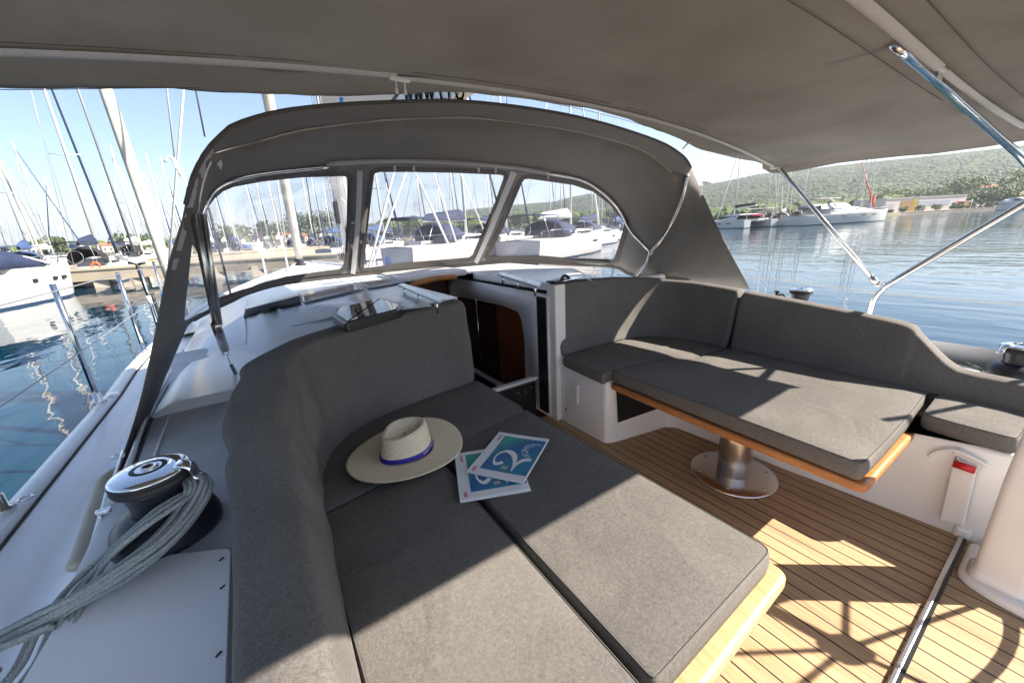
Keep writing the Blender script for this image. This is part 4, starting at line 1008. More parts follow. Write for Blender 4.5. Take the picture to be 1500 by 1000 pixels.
mb = MB(); mb.tube([T2 - (T3 - T2) * .15, T3], .019, 14); dod.append(mb.build('bow_foot', M['brushed']))
mb = MB(); mb.tube([T3 + Vector((.012 * math.cos(a), 0, -.016 + .016 * math.sin(a))) for a in [2 * PI * i / 12 for i in range(13)]], .0035, 6, cap=False)
mb.tube([T3 + Vector((0, -.01, -.03)), T3 + Vector((.012, -.05, -.07))], .004, 6); dod.append(mb.build('snap_shackle', M['chrome']))
mb = MB(); mb.tube([T3 + Vector((.012, -.05, -.07)), T3 + Vector((.03, -.12, -.13))], .008, 6); dod.append(mb.build('tie_strap', M['greyc']))
def clip(px, py, w_=.018, h=.03):
    mb = MB(); c = D(px, py, .03); mb.box(c, (w_, .006, h), bev=.003); mb.box(c - Vector((0, 0, h * .6)), (w_ * .4, .006, h * .5), bev=.002); return mb.build('zip_pull', M['zipmetal'])
for c in ((578, 246), (606, 246), (701, 248), (726, 249), (803, 258), (321, 238)): dod.append(clip(*c))
thing_from('sprayhood', dod, (XC, 2.4, .9), 'grey canvas sprayhood with clear vinyl windows over the companionway', 'sprayhood')

# ================================================================== BIMINI
XBC = 1.05; XB = 1.81
def zb(x, y):
    d = abs(x - XBC); base = 1.742 - (.055 if x > XBC else .046) * d * d
    sag = -.03 * math.sin(PI * min(1, max(0, (y - .42) / .83))) if y > .42 else -.02 * math.sin(PI * min(1, max(0, (y + .28) / .7)))
    f = 0.0
    if y > 1.25: f = float(np.interp(x, [-.3, .5, .8, 1.9, 2.4], [-.05, .06, .24, .22, .12])) * (y - 1.25)
    return base + sag * (1 - (d / 1.7) ** 2) + f
def crn(x, y):  # aft/side corners are pulled in slightly
    return x
NXB = 64
yb_ = [-.30, -.2, -.1, 0, .1, .2, .3, .38, .42, .46, .55, .65, .75, .85, .95, 1.05, 1.15, 1.21, 1.25, 1.29, 1.33, 1.37, 1.41, 1.45, 1.475]
rows = []
for y in yb_:
    row = []
    for i in range(NXB + 1):
        u = -1 + 2 * i / NXB; x = XBC + XB * u
        bow = -.10 * u * u if y < .5 and y > .2 else 0
        yy_ = y + (.14 * (u * u) if y <= -.2 else 0) - (.16 * abs(u) ** 3 if .3 <= y <= .6 else (.08 * abs(u) ** 3 if .1 < y < .8 else 0))
        if y > 1.3 and u > 0: yy_ -= .13 * (y - 1.3) / .175 * abs(u) ** 6
        wr = .016 * noise.noise(Vector((x * 1.5 + y * 1.5, y * 3.6, 1))) + .009 * noise.noise(Vector((x * 4.5 - y * 4, y * 3, 7))) + .004 * noise.noise(Vector((x * 11 + y * 9, y * 3, 2)))
        if abs(y - 1.25) < .03 or abs(y - .42) < .03: wr *= .2
        row.append((x, yy_, zb(x, y) + wr))
    # side valance
    e0, e1 = row[0], row[-1]
    rows.append([(e0[0] - .012, e0[1], e0[2] - .035)] + row + [(e1[0] + .012, e1[1], e1[2] - .035)])
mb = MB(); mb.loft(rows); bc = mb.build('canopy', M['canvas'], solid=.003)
bim = [bc]
def bline(y, u0, u1, dz, half, name, m, yf=lambda u: 0, th=.004, n=40):
    rows = []
    for i in range(n + 1):
        u = u0 + (u1 - u0) * i / n; x = XBC + XB * u; yy_ = y + yf(u); z = zb(x, y) - dz
        rows.append([(x, yy_ - half, z), (x, yy_ - half * .5, z - th), (x, yy_ + half * .5, z - th), (x, yy_ + half, z)])
    mb = MB(); mb.loft(rows); return mb.build(name, m)
bim.append(bline(1.25, -.97, -.325, .005, .013, 'sleeve_tape', M['zip'], th=.008))
bim.append(bline(1.25, -.315, .965, .010, .0095, 'sleeve_tape', M['zip'], th=.007))
yf2 = lambda u: -.16 * abs(u) ** 3
bim.append(bline(.42, -.9, .46, .014, .016, 'sleeve_tape', M['zip'], yf=yf2, th=.01))
bim.append(bline(.42, .485, .93, .014, .012, 'sleeve_tape', M['zip'], yf=yf2, th=.008))
bim.append(bline(1.205, -.98, .98, .004, .0018, 'seam', M['canvas_hem'], th=.001))
bim.append(bline(.50, -.95, .95, .006, .002, 'seam', M['canvas_hem'], yf=yf2, th=.001))
bim.append(bline(.34, -.95, .95, .006, .002, 'seam', M['canvas_hem'], yf=yf2, th=.001))
bim.append(bline(1.45, -.95, .62, .004, .0018, 'seam', M['canvas_hem'], th=.001))
rows = []
for i in range(40):
    y = -.25 + 1.5 * i / 39; z = zb(XBC + XB * .955, y) - .006; rows.append([(XBC + XB * .955, y - (.10 if .1 < y < .8 else 0) * math.sin(PI * min(1, max(0, (y - .1) / .7))), z), (XBC + XB * .955 + .003, y, z - .001)])
# front bow, second bow, legs (both sides)
def bow(y, name, drop_pts):
    mb = MB(); pts = []
    for i in range(31):
        u = -1 + 2 * i / 30; x = XBC + (XB - .03) * u; pts.append((x, y - (.16 * abs(u) ** 3 if y < 1 else 0), zb(x, y) + .024))
    mb.tube(pts, .0125, 10); return mb.build(name, M['steel'])
bim.append(bow(1.25, 'front_bow', None))
for s_ in (-1, 1):
    def X_(x): return x if s_ > 0 else (2 * XBC - x)
    J = (X_(2.855), .648, .862)
    mb = MB(); mb.tube([(X_(2.84), 1.235, zb(2.84, 1.25) - .012), (X_(2.852), .69, .91)], .0125, 12); mb.lathe([(0, -.022), (.0155, -.022), (.0155, .022), (0, .022)], (X_(2.854), .685, .905), 12, rot=Vector((0, .6, .7)).to_track_quat('Z', 'Y').to_matrix())
    mb.box((X_(2.855), .665, .885), (.02, .03, .03), bev=.006); bim.append(mb.build('forward_leg', M['steel']))
    mb = MB(); mb.tube([(X_(2.87), .685, .50), (X_(2.865), .675, .72), (X_(2.862), .668, .80), (X_(2.858), .64, .86), (X_(2.855), .59, .92), (X_(2.853), .24, 1.272), (X_(2.85), -.05, 1.565)], .0145, 12, smooth_path=5); bim.append(mb.build('aft_leg', M['steel']))
    mb = MB(); mb.tube([(X_(q.x), q.y, q.z) for q in (P(1280, 38, z=1.80), P(1300, 56, z=1.755), P(1322, 75, z=1.705), P(1370, 117, x=2.0), P(1415, 157, x=2.25), P(1460, 198, x=2.5), P(1500, 235, x=2.7), Vector((2.85, .185, 1.31)))], .0135, 12, smooth_path=6); bim.append(mb.build('second_bow', M['steel']))
    mb = MB(); mb.tube([(X_(2.865), -.22, .75), (X_(2.855), -.369, 1.215), (X_(2.84), -.51, 1.585)], .0125, 10); bim.append(mb.build('rear_leg', M['steel']))
mb = MB(); pts = [(XBC + XB * (-1 + 2 * i / 30) * .985, -.29 + .14 * (-1 + 2 * i / 30) ** 2, zb(XBC + XB * (-1 + 2 * i / 30), -.3) + .002) for i in range(31)]; mb.tube(pts, .0125, 8); bim.append(mb.build('rear_bow', M['steel']))
M['tealstrip'] = mat('teal_reflection_strip', (.02, .16, .16), .35)
mb = MB(); mb.tube([P(1322, 80, z=1.70), P(1368, 121, x=2.0), P(1412, 161, x=2.25)], .0065, 8, smooth_path=5); bim.append(mb.build('bow_reflection', M['tealstrip']))  # thin teal strip imitates a reflection along the steel bow
def pull(p, w_=.012, h=.05, n=2, gap=.02):
    mb = MB()
    for k in range(n):
        c = Vector(p) + Vector(((k - (n - 1) / 2) * gap, 0, 0)); mb.box(c + Vector((0, 0, -h / 2)), (w_ * .6, .004, h), bev=.002); mb.box(c + Vector((0, 0, -h)), (w_, .005, .014), bev=.002)
    mb.box(Vector(p), (gap * n + .01, .014, .012), bev=.004)
    return mb.build('zip_pull', M['zipmetal'])
bim.append(pull((XBC - XB * .32, 1.245, zb(XBC - XB * .32, 1.25) - .016), w_=.009, h=.032, gap=.026))
bim.append(pull((XBC + XB * .47, .40, zb(XBC + XB * .47, .42) - .018), w_=.008, h=.022, gap=.028))
mb = MB(); p = Vector((2.83, 1.25, zb(2.83, 1.25) - .012)); mb.box(p, (.03, .055, .010), rz=.6, bev=.004); bim.append(mb.build('sleeve_end_cap', M['zipmetal']))
for p_ in bim:
    for v_ in p_.data.vertices: v_.co = CAM + (v_.co - CAM) * 1.10   # true size: wide enough for its side edge to stand over the deck edge
thing_from('bimini', bim, (XC, .6, .6), 'taupe canvas bimini awning on stainless bows over the whole cockpit', 'bimini awning')
# light tie line between bimini and sprayhood
mb = MB(); a = D(1000, 217, 0); a = P(1000, 218, y=1.74); b = P(1012, 205, y=1.40); mb.tube([a, b], .005, 6)
tag(mb.build('tie_strap', M['piping']), 'short cream strap between bimini edge and sprayhood top', 'strap')

# ================================================================== WINCHES
def winch(base, s, label, tilt=None, handle=0.0):
    parts = []; c = Vector(base)
    mb = MB(); mb.lathe([(0, 0), (.093, 0), (.096, .006), (.096, .02), (.088, .045), (.072, .062), (.055, .070), (0, .070)], c, 40); 
    parts.append(mb.build('base', M['anod']))
    mb = MB(); mb.lathe([(0, .068), (.050, .068), (.047, .078), (.048, .09), (.053, .118), (.056, .125), (0, .125)], c, 40); parts.append(mb.build('drum', M['anod']))
    mb = MB(); mb.lathe([(0, .124), (.058, .124), (.066, .128), (.068, .134), (.064, .138), (.064, .141), (.068, .143), (.068, .149), (.062, .152), (0, .152)], c, 44); parts.append(mb.build('self_tailing_jaw', M['rubber']))
    mb = MB(); mb.lathe([(.030, .162), (.045, .160), (.060, .157), (.066, .154), (.0675, .151), (.066, .149)], c, 44)
    top = mb.build('top_cap', M['chrome']); parts.append(top)
    mb = MB(); mb.lathe([(.0, .1615), (.031, .1622), (.032, .159)], c, 32); r1 = mb.build('cap_disc', M['rubber']); r1.parent = top
    mb = MB(); mb.lathe([(.009, .163), (.010, .1655), (.016, .1655), (.0175, .163)], c, 24); r2 = mb.build('handle_socket', M['chrome']); r2.parent = top
    mb = MB(); mb.lathe([(0, .1632), (.0095, .1635)], c, 8); r3 = mb.build('socket_hole', M['darkhole']); r3.parent = top
    mb = MB(); a = handle; d = Vector((math.cos(a), math.sin(a), 0)); n_ = Vector((-d.y, d.x, 0))
    rows = []
    for r_, z, wd in ((.052, .160, .016), (.066, .158, .016), (.074, .150, .014), (.078, .138, .013), (.078, .126, .012), (.084, .122, .011), (.094, .121, .009)):
        p = c + d * r_ + Vector((0, 0, z)); rows.append([p - n_ * wd, p - n_ * wd * .5 + Vector((0, 0, .003)), p + n_ * wd * .5 + Vector((0, 0, .003)), p + n_ * wd])
    mb.loft(rows); fa = mb.build('feeder_arm', M['chrome'], solid=.004); parts.append(fa)
    for p in parts:
        for v in p.data.vertices: v.co = c + (v.co - c) * s
        for ch in p.children if False else [q for q in COL.objects if q.parent == p]:
            for v in ch.data.vertices: v.co = c + (v.co - c) * s
    return thing_from('winch', parts, c, label, 'winch')
wb = Vector((-.285, 1.145, .606))
winch(wb, 1.12, 'chrome topped winch wrapped with grey rope on the left coaming', handle=-.35)
winch((2.80, .12, .51), .98, 'black winch with several lines beside the stepped end of the right backrest', handle=2.4)
winch((2.80, 1.0, .69), .9, 'small dark winch behind the right backrest seen against the water', handle=-.3)
# organiser hoop beside it
mb = MB(); c = P(1145, 436, x=2.84)
mb.tube([c + Vector((0, -.02, -.09)), c + Vector((0, -.02, 0)), c + Vector((0, .0, .02)), c + Vector((0, .025, 0)), c + Vector((0, .025, -.09))], .006, 8, smooth_path=5)
mb.tube([c + Vector((0, .05, -.09)), c + Vector((.0, .03, .03))], .008, 8); mb.box(c + Vector((0, .03, .035)), (.02, .03, .014), bev=.005)
tag(mb.build('fairlead', M['rubber']), 'small black line guide left of the far winch', 'fairlead')
# cup/lead block on the coachroof by the backrest
e = empty('rope_clutch', tuple(P(825, 412, z=.93)), 'low black rope clutch lying on the coachroof behind the far backrest', 'rope clutch')
mb = MB(); mb.box((-.03, .02, .004), (.16, .075, .02), rz=.25, bev=.008); mb.build('body', M['black'], parent=e)
mb = MB(); mb.tube([(.03 * math.cos(t) , -.02, .012 + .026 * math.sin(t)) for t in [PI * i / 8 for i in range(9)]], .010, 8); mb.build('lever', M['black'], parent=e)
mb = MB(); mb.box((.06, .01, .006), (.22, .06, .006), rz=.2, bev=.002); mb.build('mounting_plate', M['chrome'], parent=e)

# rope bundle hanging off the port winch
def rope_bundle():
    rng = random.Random(3); base = []
    ctr = [P(278, 694, z=.735), P(292, 712, z=.73), P(278, 745, z=.70), P(240, 790, z=.675), P(185, 832, z=.655), P(110, 878, z=.635), P(40, 915, z=.615), P(-40, 955, z=.60)]
    root = empty('rope_coil', (-.25, .9, .6), 'loose grey braided rope looped from the winch down to the lower left corner', 'rope'); k = 0
    offs = [(-.030, 0, 0), (-.018, .004, .006), (-.006, -.003, .004), (.006, .004, .0), (.018, 0, .004), (.030, .003, -.002), (-.024, .006, -.010), (0, .002, -.012), (.022, 0, -.013), (.010, 0, .012)]
    for (a, b, cz) in offs:
        pts = []
        for i, p in enumerate(ctr):
            t = i / (len(ctr) - 1)
            d = (ctr[min(i + 1, len(ctr) - 1)] - ctr[max(i - 1, 0)]).normalized(); n_ = Vector((-d.y, d.x, 0)).normalized()
            sp = (.55 + .55 * math.sin(PI * min(1, t * 1.2))) if t < .8 else 1.0
            tw = math.cos(t * 2.4 + a * 20)
            q = p + n_ * (a * sp * (.7 + .3 * tw)) + Vector((0, 0, cz * (1 if t > .1 else .6) + rng.uniform(-.003, .003)))
            pts.append(q)
        mb = MB(); mb.tube(pts, .0052, 8, smooth_path=7); o = mb.build('rope_strand', M['ropeg'], parent=root); o.data.transform(Matrix.Translation(-root.location))
    # second bundle: comes from behind the drum, crosses underneath
    ctr2 = [P(292, 712, z=.72), P(268, 722, z=.73), P(236, 742, z=.73), P(205, 765, z=.72), P(160, 805, z=.67), P(120, 850, z=.635), P(85, 905, z=.62), P(60, 960, z=.60), P(20, 1010, z=.59)]
    for a, cz in ((-.034, -.004), (-.022, .004), (-.010, -.002), (.003, .005), (.015, 0), (.026, .004)):
        pts = []
        for i, p in enumerate(ctr2):
            t = i / 8; d = (ctr2[min(i + 1, 8)] - ctr2[max(i - 1, 0)]).normalized(); n_ = Vector((-d.y, d.x, 0)).normalized()
            pts.append(p + n_ * (a * (.6 + .7 * t + .1 * math.sin(a * 90 + t * 4))) + Vector((0, 0, cz - .012)))
        mb = MB(); mb.tube(pts, .0052, 8, smooth_path=7); o = mb.build('rope_strand', M['ropeg'], parent=root); o.data.transform(Matrix.Translation(-root.location))
    # loops at the lower left
    for k_, (x, y) in enumerate(((20, 935), (38, 950), (10, 965))):
        c = P(x, y, z=.60); pts = [c + Vector((.055 * math.cos(t), .03 * math.sin(t) + .012 * math.cos(2 * t), .008 * k_)) for t in [2 * PI * i / 20 for i in range(15)]]
        mb = MB(); mb.tube(pts, .0052, 8, smooth_path=2); o = mb.build('rope_strand', M['ropeg'], parent=root); o.data.transform(Matrix.Translation(-root.location))
rope_bundle()
# three turns round the drum
mb = MB(); pts = [wb + Vector((.052 * math.cos(a), .052 * math.sin(a), .078 + .011 * a / (2 * PI))) for a in [i * .3 for i in range(58)]]
# cockpit line locker at the bottom left corner
mb = MB(); mb.tube([P(285, 960, z=.56), P(270, 1040, z=.55)], .006, 8); tag(mb.build('control_line', mat('rope_yellow', (.6, .5, .1), .8, noise_col=(120, (.6, .6, .6), .45, .5))), 'yellow flecked line in the open slot at the bottom left', 'rope', 'control lines at the bottom left')
mb = MB(); mb.tube([P(266, 970, z=.56), P(240, 1040, z=.55)], .007, 8); tag(mb.build('control_line', M['ropew']), 'plain white line left of the yellow flecked one in the bottom slot', 'rope', 'control lines at the bottom left')
# sheets on the starboard coaming
for i, (pts, m, lab) in enumerate((
    ([(1368, 500), (1400, 512), (1450, 516), (1500, 512)], M['ropew'], 'white sheet leading along the right coaming edge to the aft winch'),
    ([(1385, 512), (1420, 532), (1460, 548), (1510, 560)], mat('rope_green_fleck', (.55, .55, .5), .8, noise_col=(60, (.1, .35, .2), .5, .52)), 'green flecked line lying along the right coaming by the backrest step'),
    ([(1395, 506), (1430, 522), (1462, 534), (1490, 536)], M['ropew'], 'cream line between the other lines on the right coaming'))):
    mb = MB(); mb.tube([P(x, y, z=.512) for x, y in pts], .006, 8, smooth_path=5); tag(mb.build('sheet_line', m), lab, 'rope', 'lines on the starboard coaming')

# ================================================================== STANCHIONS AND LIFELINES
def stanchion(x, y, z0, h, label, m=None, lean=0):
    e = empty('stanchion', (x, y, z0), label, 'stanchion', 'stanchions along the port rail')
    mb = MB(); mb.tube([(0, 0, 0), (lean, -.03, h)], .0125, 12); mb.build('post', M['steel'], parent=e)
    mb = MB(); mb.lathe([(0, -.004), (.03, -.004), (.03, .002), (.017, .006), (.016, .05), (0, .05)], (0, 0, 0), 20); mb.build('foot', M['steel'], parent=e)
    mb = MB(); mb.tube([(.045 + .016 * math.cos(a), .02 + .016 * math.sin(a), .006) for a in [2 * PI * i / 14 for i in range(15)]], .0035, 6, cap=False); mb.build('eye', M['steel'], parent=e)
    return e
stanchion(-.79, 2.80, .515, .62, 'nearest full stanchion on the left rail with a ring at its foot')
stanchion(-.80, 4.02, .515, .60, 'second stanchion on the left rail left of the black lashed strut')
stanchion(-.79, 1.77, .515, .62, 'stanchion foot at the left picture edge')
e = empty('gate_strut', (-.80, 4.75, .52), 'lashed gate strut with black line in front of the cream pole', 'stanchion')
mb = MB(); mb.tube([(0, 0, 0), (0, .0, .30), (0, 0, .60)], .0125, 10); mb.build('post', M['steel'], parent=e)
mb = MB(); mb.tube([(0, 0, .34), (-.01, 0, .62), (-.06, 0, .64)], .013, 8); mb.tube([(.0, 0, .62), (.05, 0, .63)], .012, 8); mb.tube([(.03, 0, .35), (.03, .01, .05), (-.02, 0, -.02), (.05, .0, -.03)], .012, 8, smooth_path=4); mb.build('lashing', M['rubber'], parent=e)
mb = MB(); mb.tube([(0, 0, .27), (0, 0, .34)], .017, 10); mb.build('fitting', M['sailw'], parent=e)
e = empty('rail_brace', (-.80, 5.45, .52), 'thin steel brace just left of the sprayhood edge with blue fitting', 'stanchion')
mb = MB(); mb.tube([(0, 0, 0), (.0, 0, .62)], .011, 10); mb.build('post', M['steel'], parent=e)
mb = MB(); mb.tube([(0, 0, .22), (0, 0, .30)], .018, 10); mb.build('fitting', M['fblue'], parent=e)
for lab, hz, rr in (('upper lifeline wire running along the left rail', 1.105, .0035), ('lower lifeline wire running along the left rail', .80, .003)):
    mb = MB(); pts = []
    for y in (-1, 0, 1.77, 2.79, 4.0, 4.75, 6.0, 8.0, 10.2):
        x = XC - hb(y) + .03; pts.append((x, y, hz + .0 * y - (.0 if y in (1.77, 2.79, 4.0, 4.75) else .015)))
    mb.tube(pts, rr, 6); tag(mb.build('lifeline', M['wire']), lab, 'lifeline', 'port lifelines')
# stbd lifeline visible against the water
a = P(1165, 412, x=3.25); b = P(1290, 430, x=3.25); c = P(1500, 446, x=3.25)
mb = MB(); mb.tube([P(1040, 400, x=3.25), a, b, c, c + (c - b) * 1.5], .0028, 6); tag(mb.build('lifeline', M['piping']), 'pale lifeline crossing the bright water behind the right backrest', 'lifeline')
# cream flexible pipe lying beside the winch
mb = MB(); mb.tube([P(172, 688, z=.585), P(150, 705, z=.58), P(138, 740, z=.57), P(122, 790, z=.56), P(108, 830, z=.555)], .014, 10, smooth_path=5, r2=None)
tag(mb.build('cream_hose', M['sailc']), 'cream canvas covered strap lying beside the winch on the side deck', 'strap')
mb = MB(); pts = [P(180, 660, z=.66), P(170, 690, z=.65), P(155, 730, z=.63), P(148, 760, z=.61)]; mb.tube(pts, .004, 6, smooth_path=3)
for p in ((173, 668), (152, 748)): mb.box(P(*p, z=.65), (.03, .014, .012), bev=.003)
tag(mb.build('jam_cleat', M['chrome']), 'small bright fitting on the coaming left of the winch', 'cleat')

# ================================================================== OWN MAST, BOOM, RIGGING
mb = MB(); mb.tube([(XC, 5.95, .85), (XC, 5.95, 17)], .085, 20); ms = mb.build('mast_tube', M['mastw'])
mb = MB()
for i, (dx, dy, r_) in enumerate(((-.10, -.02, .006), (-.12, .02, .005), (-.05, -.11, .007), (.02, -.115, .006), (.07, -.1, .008), (-.14, .05, .004))):
    mb = MB(); mb.tube([(XC + dx * 1.15, 5.95 + dy * 1.2, .95), (XC + dx, 5.95 + dy, 15)], r_, 6); o_ = mb.build('halyard', M['ropew' if i % 2 else 'wire'], parent=ms)
mb = MB(); mb.box((XC, 5.85, 1.15), (.10, .08, .5), bev=.02); mb.box((XC - .1, 5.95, 1.6), (.05, .1, .3), bev=.02); cl_ = mb.build('mast_winches', M['rubber'], parent=ms)
mb = MB(); mb.tube([(XC, 5.8, 2.10), (XC, 2.35, 2.02)], .07, 14); bo = mb.build('boom', M['mastw'])
rows = []
for i in range(26):
    t = i / 25; y = 5.85 - 3.80 * t; zt_ = np.interp(t, [0, .12, .25, .32, .45, .7, .9, 1.0], [3.35, 3.25, 2.86, 2.84, 2.62, 2.40, 2.22, 2.10]); z0 = 2.12 - .10 * t; wd = np.interp(t, [0, .1, .8, 1], [.10, .17, .14, .07])
    row = []
    for j in range(14):
        a = 2 * PI * j / 14; wn_ = .02 * noise.noise(Vector((t * 9, j * .8, 2)))
        row.append((XC + (wd + wn_) * math.sin(a) * (1 if math.cos(a) < .6 else .8), y, (zt_ + z0) / 2 + (zt_ - z0) / 2 * math.cos(a) + wn_))
    rows.append(row)
mb = MB(); mb.loft(rows, closed_v=True, caps=True); bg_ = mb.build('sail_bag', M['bag'])
mb = MB(); mb.tube([P(574, 149, x=1.06), P(592, 127, x=1.08)], .012, 6); mb.tube([P(659, 148, x=1.08), P(671, 135, x=1.1)], .010, 6); sb = mb.build('batten_strap', M['rubber']); sb.parent = bg_
# lettering on the bag flank (port side)
vs, fs = text_mesh('www.cro', .36, .001)
T0 = P(630, 132, x=1.06)
rows = []
mb = MB(); pn = [P(577, 151, x=1.068), P(596, 124, x=1.068), P(676, 128, x=1.068), P(660, 150, x=1.068)]; mb.quad(*pn); lp = mb.build('banner_panel', M['sailw'], solid=.006); lp.parent = bg_
M['blueprint'] = mat('blue_print', (.03, .09, .26), .6)
vs2 = []
for v in vs:   # text runs aft (towards -y), standing up, following the slope of the boom cover
    vs2.append((1.058, T0.y - v.x * .62 + .0, T0.z + v.y * .62 + v.x * .62 * -.23 - .0))
mb = MB(); mb.add(vs2, fs, False); lt = mb.build('banner_lettering', M['blueprint']); lt.parent = bg_
mb = MB(); mb.box(P(500, 147, x=1.1), (.04, .06, .05), bev=.015); fbk = mb.build('blue_block', M['fblue']); fbk.parent = bg_
mb = MB(); mb.tube([(XC - .02, 5.6, 3.0), (XC - .02, 5.75, 8)], .10, 12); sl_ = mb.build('furled_mainsail', M['sailw'])
thing_from('mast', [ms, bo, bg_, sl_], (XC, 5.95, .85), 'own white mast and boom with stowed sail in a lettered cover behind the sprayhood', 'mast')
def line3(name, pts, r, m, label, cat='rigging line', group=None, n=6):
    mb = MB(); mb.tube(pts, r, n); return tag(mb.build(name, m), label, cat, group)
# furled headsail on the forestay
fb = P(440, 386, y=9.6); ft_ = P(388, 118, y=8.4)
e = empty('furled_headsail', tuple(fb), 'cream rolled headsail standing on the foredeck seen through the left window', 'furled sail')
d_ = ft_ - fb
mb = MB(); mb.tube([d_ * .04, d_ * .12, d_ * .5, d_ * 1.0, d_ * 1.6], .065, 14, r2=.10); mb.build('sail_roll', M['sailc'], parent=e)
mb = MB(); mb.lathe([(0, -.06), (.10, -.06), (.12, -.03), (.06, 0), (.12, .04), (.09, .08), (0, .08)], (0, 0, .02), 16); mb.build('furling_drum', M['rubber'], parent=e)
# cream pole beyond the port rail (rolled sail of the neighbouring boat)
a = P(150, 118, y=6.5); b = P(247, 400, y=5.9)
e = empty('covered_spar', tuple(b), 'thick cream covered pole rising from the left rail to the bimini edge', 'spar')
mb = MB(); mb.tube([(b - a) * .25, (a - b) * .3, (a - b), (a - b) * 1.25], .052, 14, r2=.062); mb.build('cover', M['sailc'], parent=e)
GR = 'own rigging lines ahead of the sprayhood'
def lp_(p, q, yp, yq, r, m, label): line3('rigging_line', [P(*q, y=yq), P(*p, y=yp), P(*p, y=yp) + (P(*p, y=yp) - P(*q, y=yq)) * .6], r, M[m], label, group=GR)
lp_((243, 118), (256, 236), 4.8, 5.0, .007, 'ropew', 'thin pale halyard left of the shroud, meeting it at a knot')
lp_((270, 118), (247, 392), 5.6, 5.4, .012, 'ropew', 'pale shroud line running down to the rail left of the sprayhood')
lp_((284, 118), (300, 200), 6.5, 6.2, .010, 'rubber', 'black stay just left of the sprayhood top')
lp_((111, 122), (197, 370), 6.0, 6.0, .011, 'wire', 'thin grey stay left of the cream pole')
lp_((468, 122), (470, 152), 4.5, 4.5, .006, 'ropew', 'short visible line right of the rolled headsail top')
lp_((577, 252), (540, 394), 4.3, 3.9, .012, 'ropew', 'left one of the two pale ropes crossing the middle window leftwards')
lp_((595, 252), (545, 390), 4.5, 4.0, .012, 'ropew', 'right one of the two pale ropes crossing the middle window leftwards')
lp_((607, 250), (666, 378), 4.5, 4.1, .012, 'ropew', 'pale rope falling right from the top centre of the middle window')
lp_((634, 250), (676, 378), 4.6, 4.1, .011, 'ropew', 'pale rope beside the blue rolled sail in the middle window')
lp_((673, 250), (712, 345), 6, 6, .010, 'ropew', 'thin rope in the right part of the middle window')
lp_((470, 250), (530, 330), 4.6, 4.6, .007, 'ropew', 'slack thin rope falling right in the left window')
lp_((447, 250), (462, 350), 9, 9, .010, 'rubber', 'dark stay right of the rolled headsail')
lp_((405, 255), (418, 352), 10, 10, .014, 'ropew', 'pale stay left of the rolled headsail')
mb = MB(); kc = P(256, 238, y=5.0); mb.tube([kc + Vector((-.07, 0, 0)), kc + Vector((-.03, 0, .05)), kc, kc + Vector((.02, 0, -.12))], .012, 6, smooth_path=3); mb.box(kc, (.03, .03, .12), bev=.01); tag(mb.build('rope_knot', M['ropew']), 'white knot where two thin lines meet above the left rail', 'rope')
# bow pulpit posts seen through the left window
for px_, y_, lab in ((390, 8.0, 'left pale post on the foredeck in the left window'), (424, 8.8, 'right pale post on the foredeck in the left window'), (334, 5.0, 'dark slim post at the left of the left window')):
    b = P(px_, 404 if px_ > 340 else 416, y=y_); mb = MB(); mb.tube([b - Vector((0, 0, .1)), b + Vector((0, 0, .62 if px_ > 340 else .75))], .016 if px_ > 340 else .01, 8)
    tag(mb.build('deck_post', M['mastw'] if px_ > 340 else M['rubber']), lab, 'stanchion')

# ================================================================== WATER
def water_mat():
    m = bpy.data.materials.new('sea_water'); m.use_nodes = True; t = m.node_tree; N = t.nodes; b = N['Principled BSDF']
    b.inputs['Base Color'].default_value = (0.003, 0.028, 0.052, 1); b.inputs['Roughness'].default_value = 0.03; b.inputs['IOR'].default_value = 1.33
    b.inputs['Specular IOR Level'].default_value = 0.5
    tc = N.new('ShaderNodeTexCoord')
    def ns(scale, st, det, rot=0.0, dist=0.0):
        mp = N.new('ShaderNodeMapping'); mp.inputs['Scale'].default_value = st; mp.inputs['Rotation'].default_value = (0, 0, rot)
        t.links.new(tc.outputs['Object'], mp.inputs[0])
        n = N.new('ShaderNodeTexNoise'); n.inputs['Scale'].default_value = scale; n.inputs['Detail'].default_value = det; n.inputs['Roughness'].default_value = .45; n.inputs['Distortion'].default_value = dist
        t.links.new(mp.outputs[0], n.inputs['Vector']); return n.outputs['Fac']
    a = ns(0.9, (1.0, 0.42, 1), 2, .9, .6); c = ns(2.6, (1, .5, 1), 2, 1.2, .3); e_ = ns(.18, (1, .5, 1), 2, .5)
    # patches of calm and ruffled water
    pt = ns(0.035, (1, 1, 1), 2)
    r = N.new('ShaderNodeMapRange'); r.inputs[1].default_value = .35; r.inputs[2].default_value = .65; r.inputs[3].default_value = .35; r.inputs[4].default_value = 1.1; t.links.new(pt, r.inputs[0])
    m1 = N.new('ShaderNodeMath'); m1.operation = 'MULTIPLY_ADD'; m1.inputs[1].default_value = .30; t.links.new(c, m1.inputs[0]); t.links.new(a, m1.inputs[2])
    m2 = N.new('ShaderNodeMath'); m2.operation = 'MULTIPLY_ADD'; m2.inputs[1].default_value = 1.2; t.links.new(e_, m2.inputs[0]); t.links.new(m1.outputs[0], m2.inputs[2])
    bp = N.new('ShaderNodeBump'); bp.inputs['Distance'].default_value = 0.13
    m3_ = N.new('ShaderNodeMath'); m3_.operation = 'MULTIPLY'; m3_.inputs[1].default_value = .44; t.links.new(r.outputs[0], m3_.inputs[0]); t.links.new(m3_.outputs[0], bp.inputs['Strength'])
    t.links.new(m2.outputs[0], bp.inputs['Height']); t.links.new(bp.outputs[0], b.inputs['Normal'])
    return m
mb = MB(); mb.add([(-4000, -4000, WZ), (4000, -4000, WZ), (4000, 4000, WZ), (-4000, 4000, WZ)], [(0, 1, 2, 3)], False)
